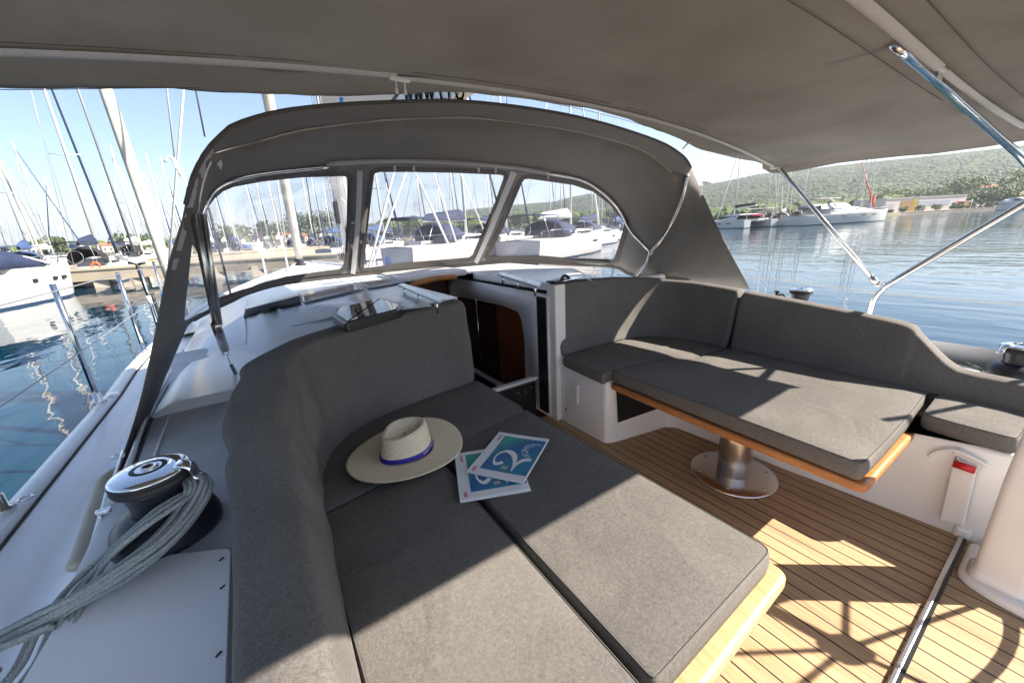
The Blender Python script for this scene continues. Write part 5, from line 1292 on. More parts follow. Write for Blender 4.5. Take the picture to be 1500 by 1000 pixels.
tag(mb.build('water', water_mat()), kind='structure')

# ================================================================== LAND AND HILL
def az_of(px): d = ray(px, hor(px)); return math.atan2(d.x, d.y)
def polar(a, r, z): return (r * math.sin(a), r * math.cos(a), z)
M['land'] = mat('land_ground', (.20, .17, .12), .95, noise_col=(.05, (.10, .11, .05), .35, .65))
A0, A1 = math.radians(-85), math.radians(125)
apx = [(-400, 170), (0, 150), (200, 135), (520, 130), (560, 125), (1000, 125), (1200, 135), (1300, 172), (1330, 186), (1400, 200), (1500, 222), (1800, 260)]
avec = [(az_of(p), r) for p, r in apx]
def rin(a): return float(np.interp(a, [v[0] for v in avec], [v[1] for v in avec]))
rows = []
for i in range(121):
    a = A0 + (A1 - A0) * i / 120; r0 = rin(a)
    rows.append([polar(a, r0, WZ - .5), polar(a, r0, -.35), polar(a, r0 + 15, -.3), polar(a, 420, 0), polar(a, 2600, 2)])
mb = MB(); mb.loft(rows); tag(mb.build('shore_ground', M['land']), kind='structure')
ridge_px = [(300, 345), (420, 340), (500, 338), (544, 331), (592, 319), (632, 317), (664, 310), (696, 305), (757, 299), (790, 296), (812, 295), (836, 288), (860, 283), (880, 282), (940, 282), (1000, 276), (1026, 270), (1060, 264), (1105, 254), (1180, 246), (1260, 237), (1404, 222), (1500, 212), (1600, 204), (1800, 190), (2300, 150)]
rz_ = []
for px, py in ridge_px:
    g = G(px, py, 950); rz_.append((az_of(px) , g.z))
def ridge(a): return float(np.interp(a, [v[0] for v in rz_], [v[1] for v in rz_]))
def hill_mat():
    m = bpy.data.materials.new('hill_scrub'); m.use_nodes = True; t = m.node_tree; N = t.nodes; b = N['Principled BSDF']; b.inputs['Roughness'].default_value = .95
    b.inputs['Specular IOR Level'].default_value = .1
    tc = N.new('ShaderNodeTexCoord'); mp = N.new('ShaderNodeMapping'); mp.inputs['Scale'].default_value = (1, 1, 2.2); t.links.new(tc.outputs['Object'], mp.inputs[0])
    v = N.new('ShaderNodeTexVoronoi'); v.inputs['Scale'].default_value = .16; t.links.new(mp.outputs[0], v.inputs['Vector'])
    n = N.new('ShaderNodeTexNoise'); n.inputs['Scale'].default_value = .035; n.inputs['Detail'].default_value = 8; n.inputs['Roughness'].default_value = .65; t.links.new(mp.outputs[0], n.inputs['Vector'])
    r = N.new('ShaderNodeValToRGB'); r.color_ramp.elements[0].color = (.026, .046, .02, 1); r.color_ramp.elements[0].position = .38; r.color_ramp.elements[1].color = (.105, .12, .058, 1); r.color_ramp.elements[1].position = .66
    x = r.color_ramp.elements.new(.5); x.color = (.052, .074, .034, 1)
    a = N.new('ShaderNodeMath'); a.operation = 'MULTIPLY_ADD'; a.inputs[1].default_value = .10; t.links.new(v.outputs['Distance'], a.inputs[0]); t.links.new(n.outputs['Fac'], a.inputs[2])
    sb_ = N.new('ShaderNodeMath'); sb_.operation = 'SUBTRACT'; sb_.inputs[1].default_value = .05; t.links.new(a.outputs[0], sb_.inputs[0])
    t.links.new(sb_.outputs[0], r.inputs[0]); t.links.new(r.outputs[0], b.inputs['Base Color'])
    bp = N.new('ShaderNodeBump'); bp.inputs['Strength'].default_value = 1.0; bp.inputs['Distance'].default_value = 4.0; bp.invert = True
    t.links.new(v.outputs['Distance'], bp.inputs['Height']); t.links.new(bp.outputs[0], b.inputs['Normal']); return m
M['hill'] = hill_mat()
ah0, ah1 = az_of(430), az_of(2300)
NA, NR = 420, 70; rows = []
hillpts = []
for i in range(NA + 1):
    a = ah0 + (ah1 - ah0) * i / NA; zr = ridge(a); row = []
    for j in range(NR + 1):
        t = j / NR; r_ = 330 + 640 * t + (200 * max(0, t - .97) / .03)
        s_ = t ** 1.15
        p = Vector(polar(a, r_, 0)); nz = noise.fractal(Vector((p.x * .006, p.y * .006, 0)), 1, 2, 4) * 10 + abs(noise.noise(Vector((p.x * .09, p.y * .09, 3)))) * 3.2 + noise.noise(Vector((p.x * .28, p.y * .28, 9))) * 1.6
        z = -1 + (zr + 1) * s_ + nz * math.sin(PI * min(1, t)) * .9 + (nz * .12 if t > .9 else 0)
        if t > .97: z = zr * (1 - (t - .97) * 8)
        row.append((p.x, p.y, z)); 
        if .02 < t < .97: hillpts.append((p.x, p.y, z))
    rows.append(row)
mb = MB(); mb.loft(rows); tag(mb.build('hill', M['hill']), kind='structure')
# scrub and trees scattered on the hill: one uncountable object
def blob(mb, c, r, rng, sz=.8):
    """low irregular crown"""
    bm_v = []
    for k, (la, n_) in enumerate(((-.4, 5), (.25, 6), (.8, 4))):
        for j in range(n_):
            a = 2 * PI * (j + .5 * k) / n_; rr = r * math.cos(la) * rng.uniform(.75, 1.2)
            bm_v.append((c[0] + rr * math.cos(a), c[1] + rr * math.sin(a), c[2] + r * sz * math.sin(la) * rng.uniform(.8, 1.2)))
    bm_v.append((c[0], c[1], c[2] + r * sz * 1.1)); f = []
    def ringf(a0, n0, b0, n1):
        i = j = 0
        while i < n0 or j < n1:
            if j >= n1 or (i < n0 and (i + 1) / n0 <= (j + 1) / n1): f.append((a0 + i % n0, a0 + (i + 1) % n0, b0 + j % n1)); i += 1
            else: f.append((a0 + i % n0, b0 + (j + 1) % n1, b0 + j % n1)); j += 1
    ringf(0, 5, 5, 6); ringf(5, 6, 11, 4)
    for j in range(4): f.append((11 + j, 11 + (j + 1) % 4, 15))
    mb.add(bm_v, f, False)
rng = random.Random(5)
mb = MB()
for k in range(15000):
    x, y, z = rng.choice(hillpts); x += rng.uniform(-3, 3); y += rng.uniform(-3, 3)
    blob(mb, (x, y, z - .3), rng.uniform(.8, 2.3), rng, .6)
tag(mb.build('hill_scrub', M['leafd']), 'dense green scrub covering the hillside', 'scrub', kind='stuff')
mb = MB()
for px in np.arange(1015, 1620, 1.1):   # belt of low trees at the foot of the hill
    for q in range(3):
        dd = rng.uniform(215, 330) if px < 1310 else rng.uniform(250, 340); g = G(px, hor(px), dd); h = rng.uniform(2, 5.5); blob(mb, (g.x, g.y, h * .6), rng.uniform(2.2, 4.2), rng)
for px in np.arange(520, 1015, 1.6):
    for q in range(2):
        dd = rng.uniform(180, 330); g = G(px, hor(px), dd); h = rng.uniform(3, 9) * (1 if px > 560 else .6); blob(mb, (g.x, g.y, h * .6), rng.uniform(3, 5), rng)
for px in np.arange(-150, 520, 2.2):
    dd = rng.uniform(330, 420); g = G(px, hor(px), dd); blob(mb, (g.x, g.y, 2.5), rng.uniform(3, 5), rng)
tag(mb.build('shore_woodland', M['leaf']), 'belt of mixed green trees at the foot of the hill', 'woodland', kind='stuff')

# ---- trees one can tell apart
def tree(px, dist, h, w_, m, label, kind='tree', group='trees behind the quay', seed=1, trunk=.25, n=900, leaf=.55):
    rng = random.Random(seed); g = G(px, hor(px), dist)
    e = empty(kind, (g.x, g.y, -.2), label, 'tree' if 'tree' in kind else 'bush', group)
    if trunk:
        mb = MB(); mb.tube([(0, 0, -.3), (.1, 0, h * trunk), (.2, .1, h * .6)], .05 * h / 2, 7, r2=.05)
        for k in range(4): a = rng.uniform(0, 6.28); mb.tube([(.1, 0, h * trunk), (math.cos(a) * w_ * .3, math.sin(a) * w_ * .3, h * .65)], .09, 5, r2=.03)
        mb.build('trunk', M['bark'], parent=e)
    mb = MB(); z0 = h * trunk
    cl = []
    for k in range(14):
        a = rng.uniform(0, 6.28); r_ = w_ * .5 * math.sqrt(rng.uniform(0, .62)); z = rng.uniform(z0 + (h - z0) * .25, h * .88); cl.append((r_ * math.cos(a), r_ * math.sin(a), z, w_ * rng.uniform(.15, .25)))
    for k in range(n):
        c = rng.choice(cl); d = Vector((rng.gauss(0, 1), rng.gauss(0, 1), rng.gauss(0, 1))).normalized() * c[3] * rng.uniform(.6, 1.15)
        p = Vector(c[:3]) + Vector((d.x, d.y, d.z * .75)); s_ = leaf * rng.uniform(.5, 1.2)
        u = Vector((rng.gauss(0, 1), rng.gauss(0, 1), rng.gauss(0, .6))).normalized(); v = u.orthogonal().normalized()
        mb.add([p - u * s_ * .5, p + v * s_ * .4, p + u * s_ * .5, p - v * s_ * .4], [(0, 1, 2, 3)], False)
    mb.build('crown', m, parent=e); return e
tree(1402, 262, 13.5, 15, M['leafy'], 'tall broad pine above the white building', seed=2, n=1500, leaf=.9)
tree(1303, 236, 9.0, 11, M['leafy'], 'light green tree left of the white building', seed=3, n=1200, leaf=.8)
tree(1345, 270, 8.5, 14, M['leaf'], 'low dark tree behind the left half of the white building roof', seed=4, n=1200, leaf=.8)
tree(1366, 275, 8.5, 14, M['leaf'], 'low dark tree behind the middle of the white building roof', seed=5, n=1200, leaf=.8)
tree(1450, 245, 7.0, 14, M['leaf'], 'green tree just right of the white building below the red roofed house', seed=6, n=1200, leaf=.8)
tree(1472, 250, 8.0, 13, M['leafy'], 'green tree between the parked cars and the white motorboat', seed=7, n=1200, leaf=.8)
tree(1492, 262, 14.5, 15, M['leafy'], 'tall tree cut by the right picture edge', seed=8, n=1500, leaf=.9)
tree(1286, 232, 7.5, 8, M['leaf'], 'small tree beside the orange crane', seed=9, n=900, leaf=.7)
for k, (px, d, sz) in enumerate(((1324, 189, 2.6), (1348, 193, 2.9), (1373, 198, 3.0), (1398, 203, 3.0), (1425, 209, 3.2), (1452, 214, 3.2), (1306, 187, 1.6), (1408, 206, 2.2))):
    place = ['in front of the ochre wall opening', 'left of the middle of the white facade', 'right of the middle of the white facade', 'in front of the magenta doorway', 'left of the black parked cars', 'right of the black parked cars', 'at the left end of the quay', 'right beside the magenta doorway'][k]
    tree(px, d, sz * .62, sz * .95, M['leaf'], 'round clipped bush on the quay ' + place, kind='round_bush', group='round bushes along the right quay', seed=20 + k, trunk=.0, n=700, leaf=.32)

# ---- quays
def wall_strip(name, pts, z0, z1, depth, m, label):
    mb = MB(); n = len(pts); rows = []
    for i, p in enumerate(pts):
        d = (pts[min(i + 1, n - 1)] - pts[max(i - 1, 0)]); nn = Vector((-d.y, d.x, 0)).normalized()
        if nn.dot(p - CAM) < 0: nn = -nn
        b_ = p + nn * depth
        rows.append([(p.x, p.y, z0), (p.x, p.y, z1 - .12), (p.x - nn.x * .06, p.y - nn.y * .06, z1 - .10), (p.x - nn.x * .06, p.y - nn.y * .06, z1), (b_.x, b_.y, z1), (b_.x, b_.y, z0)])
    mb.loft(rows, smooth=False); return tag(mb.build(name, m), label, 'quay')
qp = [G(px, hor(px), r_) for px, r_ in ((1302, 178), (1330, 184), (1400, 198), (1470, 212), (1500, 219), (1700, 260))]
wall_strip('stone_quay', qp, WZ - 1, -.15, 16, M['stone'], 'long rough stone quay in front of the white building on the right')
# port side concrete quay, two levels
q1 = [Vector((x, y, 0)) for x, y in ((-9.6, 27.4), (-4.4, 26.4), (-.3, 26.6), (3.5, 30.6), (9.5, 37))]
mb = MB()
def quay2(name, pxs, zt, label, dep):
    pts = [P(px, py, z=WZ) for px, py in pxs]
    return wall_strip(name, pts, WZ - .6 if dep > 1 else WZ - .6, zt, dep, M['conc'], label)
wall_strip('concrete_quay', [P(84, 426, z=WZ), P(150, 421, z=WZ), P(243, 414, z=WZ), P(330, 408, z=WZ), P(420, 402, z=WZ), P(500, 397, z=WZ)], -.55, .18, 3.2, M['conc'], 'near sandy concrete quay beyond the left rail')
mb = MB()
for px in np.linspace(92, 495, 8):
    py = np.interp(px, [84, 243, 500], [426, 414, 397]); p = P(px, py, z=WZ); mb2 = MB(); mb2.box((p.x, p.y + .5, WZ - .1), (.7, .7, 1.6)); tag(mb2.build('quay_pile', M['stone']), 'square pile under the near concrete quay, %s from its left end' % ['first', 'second', 'third', 'fourth', 'fifth', 'sixth', 'seventh', 'eighth'][int(round((px - 92) / 57.6))], 'pile', 'piles under the near concrete quay')
wall_strip('far_quay', [G(px, hor(px), d) for px, d in ((60, 60), (170, 58), (243, 57), (350, 58), (470, 62), (560, 70))], WZ - .6, .15, 8, M['conc'], 'second pale quay farther back carrying the moored boats row')

# ---- buildings
def block(name, pxl, pxr, pyt_l, pyt_r, dl, dr, depth, m, label, wins=(), roofm=None, base=-.3, gable=0, cat='building', group=None):
    A = G(pxl, hor(pxl), dl); B = G(pxr, hor(pxr), dr); A.z = B.z = base
    zt = (G(pxl, pyt_l, dl).z + G(pxr, pyt_r, dr).z) / 2
    u = (B - A); L = u.length; u.normalize(); nn = Vector((-u.y, u.x, 0))
    if nn.dot(A - CAM) < 0: nn = -nn
    ang = math.atan2(u.y, u.x); e = empty(name, tuple((A + B) / 2), label, cat, group, rz=ang); H = zt - base
    sgn = 1 if Vector((-math.sin(ang), math.cos(ang), 0)).dot(nn) > 0 else -1
    mb = MB(); mb.box((0, sgn * depth / 2, H / 2), (L, depth, H)); mb.build('walls', m, parent=e)
    mb = MB()
    if gable:
        mb.add([(-L / 2 - .4, -sgn * .4, H), (L / 2 + .4, -sgn * .4, H), (L / 2 + .4, sgn * depth / 2, H + gable), (-L / 2 - .4, sgn * depth / 2, H + gable), (-L / 2 - .4, sgn * (depth + .4), H), (L / 2 + .4, sgn * (depth + .4), H)], [(0, 1, 2, 3), (3, 2, 5, 4), (0, 3, 4), (1, 5, 2)], False)
    else: mb.box((0, sgn * depth / 2, H + .12), (L + .4, depth + .4, .24))
    mb.build('roof', roofm or m, parent=e)
    for (x0, x1, z0, z1, mm, nm) in wins:
        mb = MB(); mb.box(((x0 + x1) / 2 * L - L / 2, -sgn * .03, (z0 + z1) / 2 * H), ((x1 - x0) * L, .12, (z1 - z0) * H)); mb.build(nm, mm, parent=e)
    return e
M['panelg'] = mat('grey_panel', (.33, .36, .42), .5)
M['ochre'] = mat('ochre_wall', (.30, .19, .08), .8)
block('white_building', 1296, 1413, 295, 283, 192, 216, 12, M['wallw'], 'long low white building with an ochre opening on the right quay', wins=[(.19, .40, .0, .82, M['ochre'], 'opening'), (.33, .39, .1, .92, M['yellow'], 'yellow_panel'), (.0, .1, .35, .62, M['panelg'], 'window_band'), (.41, .80, .42, .72, M['panelg'], 'window_band'), (.84, .885, .12, .5, M['glassd'], 'doorway'), (.90, .955, .08, .58, M['magenta'], 'magenta_surround'), (.905, .945, .1, .45, M['glassd'], 'entrance')])
block('terrace_hut', 1412, 1421, 296, 295, 214, 217, 5, M['ochre'], 'small ochre hut at the right end of the white building', roofm=M['wallp'])
block('hill_house', 1417, 1447, 278, 276, 300, 306, 10, M['panelg'], 'grey modern house with wide dark windows above the trees', wins=[(.3, .9, .35, .7, M['glassd'], 'window')])
block('hill_house', 1440, 1466, 276, 274, 312, 316, 10, M['wallp'], 'house with a terracotta roof right of the grey modern house', roofm=M['roof'], gable=1.6, wins=[(.1, .3, .3, .6, M['glassd'], 'window'), (.6, .8, .3, .6, M['glassd'], 'window')])
block('white_shed', 1320, 1336, 285, 284, 262, 265, 6, M['wallw'], 'small white shed among trees behind the long white building', wins=[(.2, .8, .3, .7, M['glassd'], 'window')])
rng = random.Random(11)
xs_ = [(-30, 380, 'at the far left edge'), (150, 330, 'behind the dark canopy boat'), (168, 350, 'second left of the cream pole'), (190, 340, 'left of the cream pole'), (214, 360, 'touching the cream pole'), (350, 300, 'left in the left window'), (383, 330, 'behind the blue trees of the left window'), (398, 340, 'right of the blue and white hall'), (412, 320, 'by the rolled headsail'), (432, 350, 'right of the rolled headsail'), (446, 330, 'below the dark stay'), (470, 340, 'left of the own mast')]
for k, (px, d, wh) in enumerate(xs_):
    wpx = rng.uniform(9, 18); hh = rng.uniform(7, 13)
    block('town_house', px, px + wpx, hor(px) - hh * .6, hor(px) - hh * .6, d, d + 4, 9, M['wallp' if k % 3 == 0 else 'walld' if k % 3 == 1 else 'wallw'], 'distant small house with a red roof ' + wh, roofm=M['roof'], gable=1.8, group='far town houses', cat='house', wins=[(.15, .3, .3, .6, M['glassd'], 'window'), (.65, .8, .3, .6, M['glassd'], 'window')])
block('harbour_hall', 353, 384, 357, 356, 120, 124, 10, M['wallw'], 'blue and white flat roofed hall behind the quay in the left window', wins=[(.02, .45, .1, .85, M['navyl'], 'blue_panel'), (.5, .62, .1, .7, M['leafd'], 'ivy_panel')])
for k, (px, d, h, wd) in enumerate(((330, 150, 6, 9), (352, 170, 8, 9), (386, 180, 9, 9), (420, 200, 9, 12), (436, 190, 12, 12), (452, 190, 13, 13), (470, 190, 12, 14), (490, 190, 13, 12), (82, 150, 5, 8), (200, 150, 5, 10))):
    lab = ['first', 'second', 'third', 'fourth', 'fifth', 'sixth', 'seventh', 'eighth'][k] + ' dark tree from the left above the moored boats in the left window' if k < 8 else ['low tree behind the dark canopy boat', 'low tree just left of the cream pole foot'][k - 8]
    tree(px, d, h, wd, M['leafd'], lab, group='trees behind the left marina', seed=40 + k, n=500, leaf=1.0)

# ---- cars
def car(px, dist, m, label, L=4.4, rz=None, H=1.5):
    g = G(px, hor(px), dist); u = (G(px + 5, hor(px + 5), dist + 2) - G(px, hor(px), dist)); e = empty('parked_car', (g.x, g.y, -.15), label, 'car', 'cars parked on the right quay', rz=math.atan2(u.y, u.x))
    prof = [(-L / 2, .35), (-L / 2, .85), (-L / 2 + .25, .95), (-L * .28, 1.0), (-L * .16, H), (L * .12, H), (L * .27, 1.0), (L / 2 - .2, .85), (L / 2, .7), (L / 2, .35)]
    mb = MB(); W = .88; rows = [[(x, s * (W if z < 1.02 else W * .82), z) for x, z in prof] for s in (-1, 1)]
    mb.loft(rows, smooth=False); n = len(prof)
    for s, rev in ((0, False), (1, True)): mb.add(rows[s], [tuple(range(n)) if rev else tuple(reversed(range(n)))], False)
    mb.add([rows[0][0], rows[1][0], rows[1][-1], rows[0][-1]], [(0, 1, 2, 3)], False); mb.build('body', m, parent=e, bevel=.06)
    for s in (-1, 1):
        mb = MB(); mb.add([(x, s * (W * .83 + .03), z) for x, z in ((-L * .24, 1.02), (-L * .145, H - .1), (L * .11, H - .1), (L * .22, 1.02))], [(0, 1, 2, 3)], False); mb.build('side_window', M['glassd'], parent=e)
        for x in (-L * .31, L * .31):
            mb = MB(); mb.lathe([(0, -.1), (.33, -.1), (.33, .1), (0, .1)], (x, s * .8, .33), 16, rot=Matrix.Rotation(PI / 2, 3, 'X')); mb.build('wheel', M['rubber'], parent=e)
car(1427, 213, M['carg'], 'grey parked car left of the two black ones on the quay')
car(1438, 216, M['carp'], 'black parked car in the middle of the three on the quay', H=1.6)
car(1449, 219, M['carp'], 'black parked car beside the right hand bush on the quay')
# lamp posts / crane
g = G(1287, 300, 176); t_ = G(1262, 236, 176); e = empty('harbour_crane', (g.x, g.y, -.5), 'thin orange crane jib leaning left above the boats on the right', 'crane')
d = t_ - Vector((g.x, g.y, 0)); b0 = Vector((0, 0, .3))
for k, (ox, oy) in enumerate(((-.3, 0), (.3, 0), (0, .4))):
    mb = MB(); mb.tube([b0 + Vector((ox, oy, 0)), b0 + (d - Vector((0, 0, 0)))], .11, 5); mb.build('jib_chord', M['orange'], parent=e)
mb = MB(); mb.box(b0 + d * .28, (1.2, 1.2, 2.2), bev=.1); mb.build('jib_head', M['orange'], parent=e)
mb = MB(); mb.box((0, 0, .4), (2.4, 1.6, 1.2), bev=.1); mb.build('crane_base', M['orange'], parent=e)
for px, pt, dd, lab in ((1423, 292, 206, 'thin pale lamp post left of the parked cars'), (1025, 235, 160, 'slim lamp post just right of the sprayhood')):
    g = G(px, hor(px), dd); tz = G(px, pt, dd).z; mb = MB(); mb.tube([(g.x, g.y, -.3), (g.x, g.y, tz)], .09, 6); mb.box((g.x, g.y, tz), (.5, .25, .12)); tag(mb.build('lamp_post', M['mastm']), lab, 'lamp post')
# pines on the skyline at the left end of the hill
for px, lab in ((1027, 'left one of two tiny trees on the skyline beside the sprayhood'), (1033, 'right one of two tiny trees on the skyline beside the sprayhood')):
    tt = tree(px, 930, 14, 11, M['leafd'], lab, group='skyline trees', seed=int(px), n=300, leaf=2.2, trunk=.4); tt.location.z = G(px, 276, 930).z

# ================================================================== BOATS
def hull_rows(L, B, F, Dp=.5, n=16, sternw=.80, bow=2.2, flare=.1):
    rows = []
    for i in range(n + 1):
        t = i / n; y = -L / 2 + L * t
        w_ = (sternw + (1 - sternw) * math.sin(min(1, t / .45) * PI / 2)) if t < .45 else max(0, 1 - ((t - .45) / .55) ** bow)
        b = B / 2 * w_ + .02; s = F * (1 + .22 * t * t); rk = .35 * F * t ** 4
        rows.append([(-b, y, s), (-b * (1 - flare * .3), y - rk * .3, s * .55), (-b * (1 - flare), y - rk * .6, .12), (-b * (.86 - flare * .5), y - rk, -.15), (-b * .4, y - rk * 1.6, -Dp), (0, y - rk * 1.8, -Dp * 1.1),
                     (b * .4, y - rk * 1.6, -Dp), (b * (.86 - flare * .5), y - rk, -.15), (b * (1 - flare), y - rk * .6, .12), (b * (1 - flare * .3), y - rk * .3, s * .55), (b, y, s)])
    return rows
def hullmat(base, stripe, z0, z1, b2=None):
    m = mat('hull_paint', base, .22); t = m.node_tree; N = t.nodes; b = N['Principled BSDF']
    tc = N.new('ShaderNodeTexCoord'); sp = N.new('ShaderNodeSeparateXYZ'); t.links.new(tc.outputs['Object'], sp.inputs[0])
    g = N.new('ShaderNodeMath'); g.operation = 'GREATER_THAN'; g.inputs[1].default_value = z0; l = N.new('ShaderNodeMath'); l.operation = 'LESS_THAN'; l.inputs[1].default_value = z1
    t.links.new(sp.outputs[2], g.inputs[0]); t.links.new(sp.outputs[2], l.inputs[0]); k = N.new('ShaderNodeMath'); k.operation = 'MULTIPLY'; t.links.new(g.outputs[0], k.inputs[0]); t.links.new(l.outputs[0], k.inputs[1])
    x = N.new('ShaderNodeMix'); x.data_type = 'RGBA'; x.inputs[6].default_value = (*base, 1); x.inputs[7].default_value = (*stripe, 1); t.links.new(k.outputs[0], x.inputs[0]); t.links.new(x.outputs[2], b.inputs['Base Color']); return m
M['h_white'] = hullmat((.56, .56, .55), (.03, .05, .10), -.05, .10)
M['h_cream'] = hullmat((.54, .49, .43), (.06, .07, .10), -.05, .09)
M['h_pink'] = hullmat((.56, .51, .48), (.05, .06, .10), -.05, .09)
def sailboat(name, label, loc, rz, L=12, mast=16, hull='h_white', cover='navy', genoa='navy', hood='navy', detail=2, group='moored sailing yachts', F=1.25, boomc=True, cat='sailing yacht', lean=0):
    e = empty(name, (loc[0], loc[1], WZ), label, cat, group, rz=rz); B = L * .31
    rw = hull_rows(L, B, F)
    mb = MB(); mb.loft(rw); mb.add(rw[0], [tuple(range(len(rw[0])))], False); mb.build('hull', M[hull], parent=e)
    mb = MB(); rows = [[(r[0][0] * k, r[0][1], r[0][2] + .06 * (1 - k * k)) for k in (-1, -.9, -.5, 0, .5, .9, 1)] for r in rw]; mb.loft(rows); mb.build('deck', M['deckw'], parent=e)
    if detail >= 1:
        mb = MB(); rows = []
        for t, wd, h in ((.36, .62, .0), (.37, .62, .48), (.45, .64, .50), (.6, .58, .42), (.7, .45, .30), (.78, .25, .06)):
            y = -L / 2 + L * t; s = F * (1 + .22 * t * t); b = B / 2 * wd; rows.append([(-b * 1.1, y, s), (-b, y, s + h * .8), (-b * .8, y, s + h), (0, y, s + h + .04), (b * .8, y, s + h), (b, y, s + h * .8), (b * 1.1, y, s)])
        mb.loft(rows); mb.build('coachroof', M['deckw'], parent=e)
        for s_ in (-1, 1):
            mb = MB(); t0, t1 = .42, .62; pts = []
            for t, dz in ((t0, .14), (t1, .14), (t1 - .02, .30), (t0 + .01, .34)):
                y = -L / 2 + L * t; s = F * (1 + .22 * t * t); b = B / 2 * .66 - (dz * .1); pts.append((s_ * (b + .035), y, s + dz))
            mb.quad(*pts); mb.build('cabin_window', M['glassd'], parent=e, solid=.02)
            mb = MB(); mb.box((s_ * B * .482, L * .05, F * .72), (.05, L * .07, .16), bev=.02); mb.build('hull_window', M['glassd'], parent=e)
    my = L * .06; zm = F + .4
    mb = MB(); mb.tube([(0, my, zm), (0, my + lean, mast)], .10, 8, r2=.07); mb.build('mast', M['mastm' if len(label) % 2 == 0 else 'mastw'], parent=e)
    sz_ = [.38, .66] if mast > 12 else [.5]
    for q in sz_:
        mb = MB(); z = zm + (mast - zm) * q; w_ = .95 - .4 * q; mb.tube([(-w_, my - .15, z + .05), (0, my, z), (w_, my - .15, z + .05)], .03, 5); mb.build('spreader', M['mastm'], parent=e)
    if detail >= 1:
        for s_ in (-1, 1):
            mb = MB(); pts = [(s_ * B * .46, my - .1, F * 1.05)] + [(s_ * (.95 - .4 * q), my - .15, zm + (mast - zm) * q + .05) for q in sz_] + [(0, my + lean, mast * .97)]; mb.tube(pts, .015, 4); mb.build('shroud', M['wire'], parent=e)
        mb = MB(); mb.tube([(0, -L / 2 + .1, F), (0, my, mast * .99)], .014, 4); mb.build('backstay', M['wire'], parent=e)
        mb = MB(); a = Vector((0, L / 2 - .25, F * 1.25)); b = Vector((0, my + .1, mast * .93)); mb.tube([a + (b - a) * .03, a + (b - a) * .1, a + (b - a) * .6, b], .11, 8, r2=.04); mb.build('furled_genoa', M[genoa], parent=e)
    if boomc:
        mb = MB(); z = F + 1.5; mb.tube([(0, my - .1, z), (0, my - L * .36, z - .05)], .08, 6); bm_ = mb.build('boom', M['mastm'], parent=e)
        mb = MB(); rows = []
        for t in (0, .1, .5, .9, 1):
            y = my - .12 - L * .34 * t; h = (.75 - .4 * t) * (1 if 0 < t < 1 else .5); rows.append([(w_ * h * .35, y, z + .02 + h * zz) for w_, zz in ((-1, 0), (-.8, .5), (0, 1), (.8, .5), (1, 0))])
        mb.loft(rows, smooth=True); c_ = mb.build('sail_cover', M[cover], parent=bm_)
    if detail >= 2:
        mb = MB(); rows = []
        for t, h, w_ in ((.24, 1.0, .72), (.30, 1.12, .74), (.40, .95, .66), (.46, .45, .6)):
            y = -L / 2 + L * t; s = F + .25; b = B / 2 * w_; rows.append([(b * math.cos(PI * k / 8), y, s + h * math.sin(PI * k / 8) ** .6) for k in range(9)])
        mb.loft(rows); mb.build('sprayhood', M[hood], parent=e, solid=.02)
        mb = MB(); rows = []
        for t, dz in ((.02, -.06), (.10, .0), (.20, -.03)):
            y = -L / 2 + L * t; b = B / 2 * .8; rows.append([(b * k, y, F + 1.75 + dz - .16 * k * k) for k in (-1, -.6, 0, .6, 1)])
        mb.loft(rows); bi = mb.build('bimini', M[hood], parent=e, solid=.02)
        for s_ in (-1, 1):
            mb = MB(); mb.tube([(s_ * B * .39, -L * .46, F + 1.6), (s_ * B * .4, -L * .40, F), (s_ * B * .39, -L * .32, F + 1.6)], .02, 5); mb.build('bimini_frame', M['steel'], parent=e)
        for s_ in (-1, 1):
            mb = MB(); pts = []
            for t in np.linspace(.02, .97, 9):
                i_ = int(t * 16); r0 = rw[i_][0]; pts.append((s_ * (-r0[0] - .05), -L / 2 + L * t, r0[2] + .6))
            mb.tube(pts, .012, 4)
            mb.build('guard_rail', M['steel'], parent=e)
            for p in pts[::2]:
                mb = MB(); mb.tube([p, (p[0], p[1], p[2] - .6)], .014, 4); mb.build('stanchion', M['steel'], parent=e)
        mb = MB(); mb.tube([(.4 * math.cos(a), -L * .42, F + .75 + .4 * math.sin(a)) for a in [2 * PI * i / 20 for i in range(21)]], .02, 5, cap=False); mb.build('steering_wheel', M['steel'], parent=e)
    return e
def at(px, dist): g = G(px, hor(px), dist); return (g.x, g.y)
def head(px1, d1, px2, d2):   # heading so that +Y runs from point 1 (stern) to point 2 (bow); also centre and length
    a = Vector(at(px1, d1)); b = Vector(at(px2, d2)); d = b - a; return ((a + b) / 2, -math.atan2(d.x, d.y), d.length)
def sb(label, p1, d1, p2, d2, **k):
    c, rz, L = head(p1, d1, p2, d2); return sailboat('moored_yacht', label, c, rz, L=L, **k)
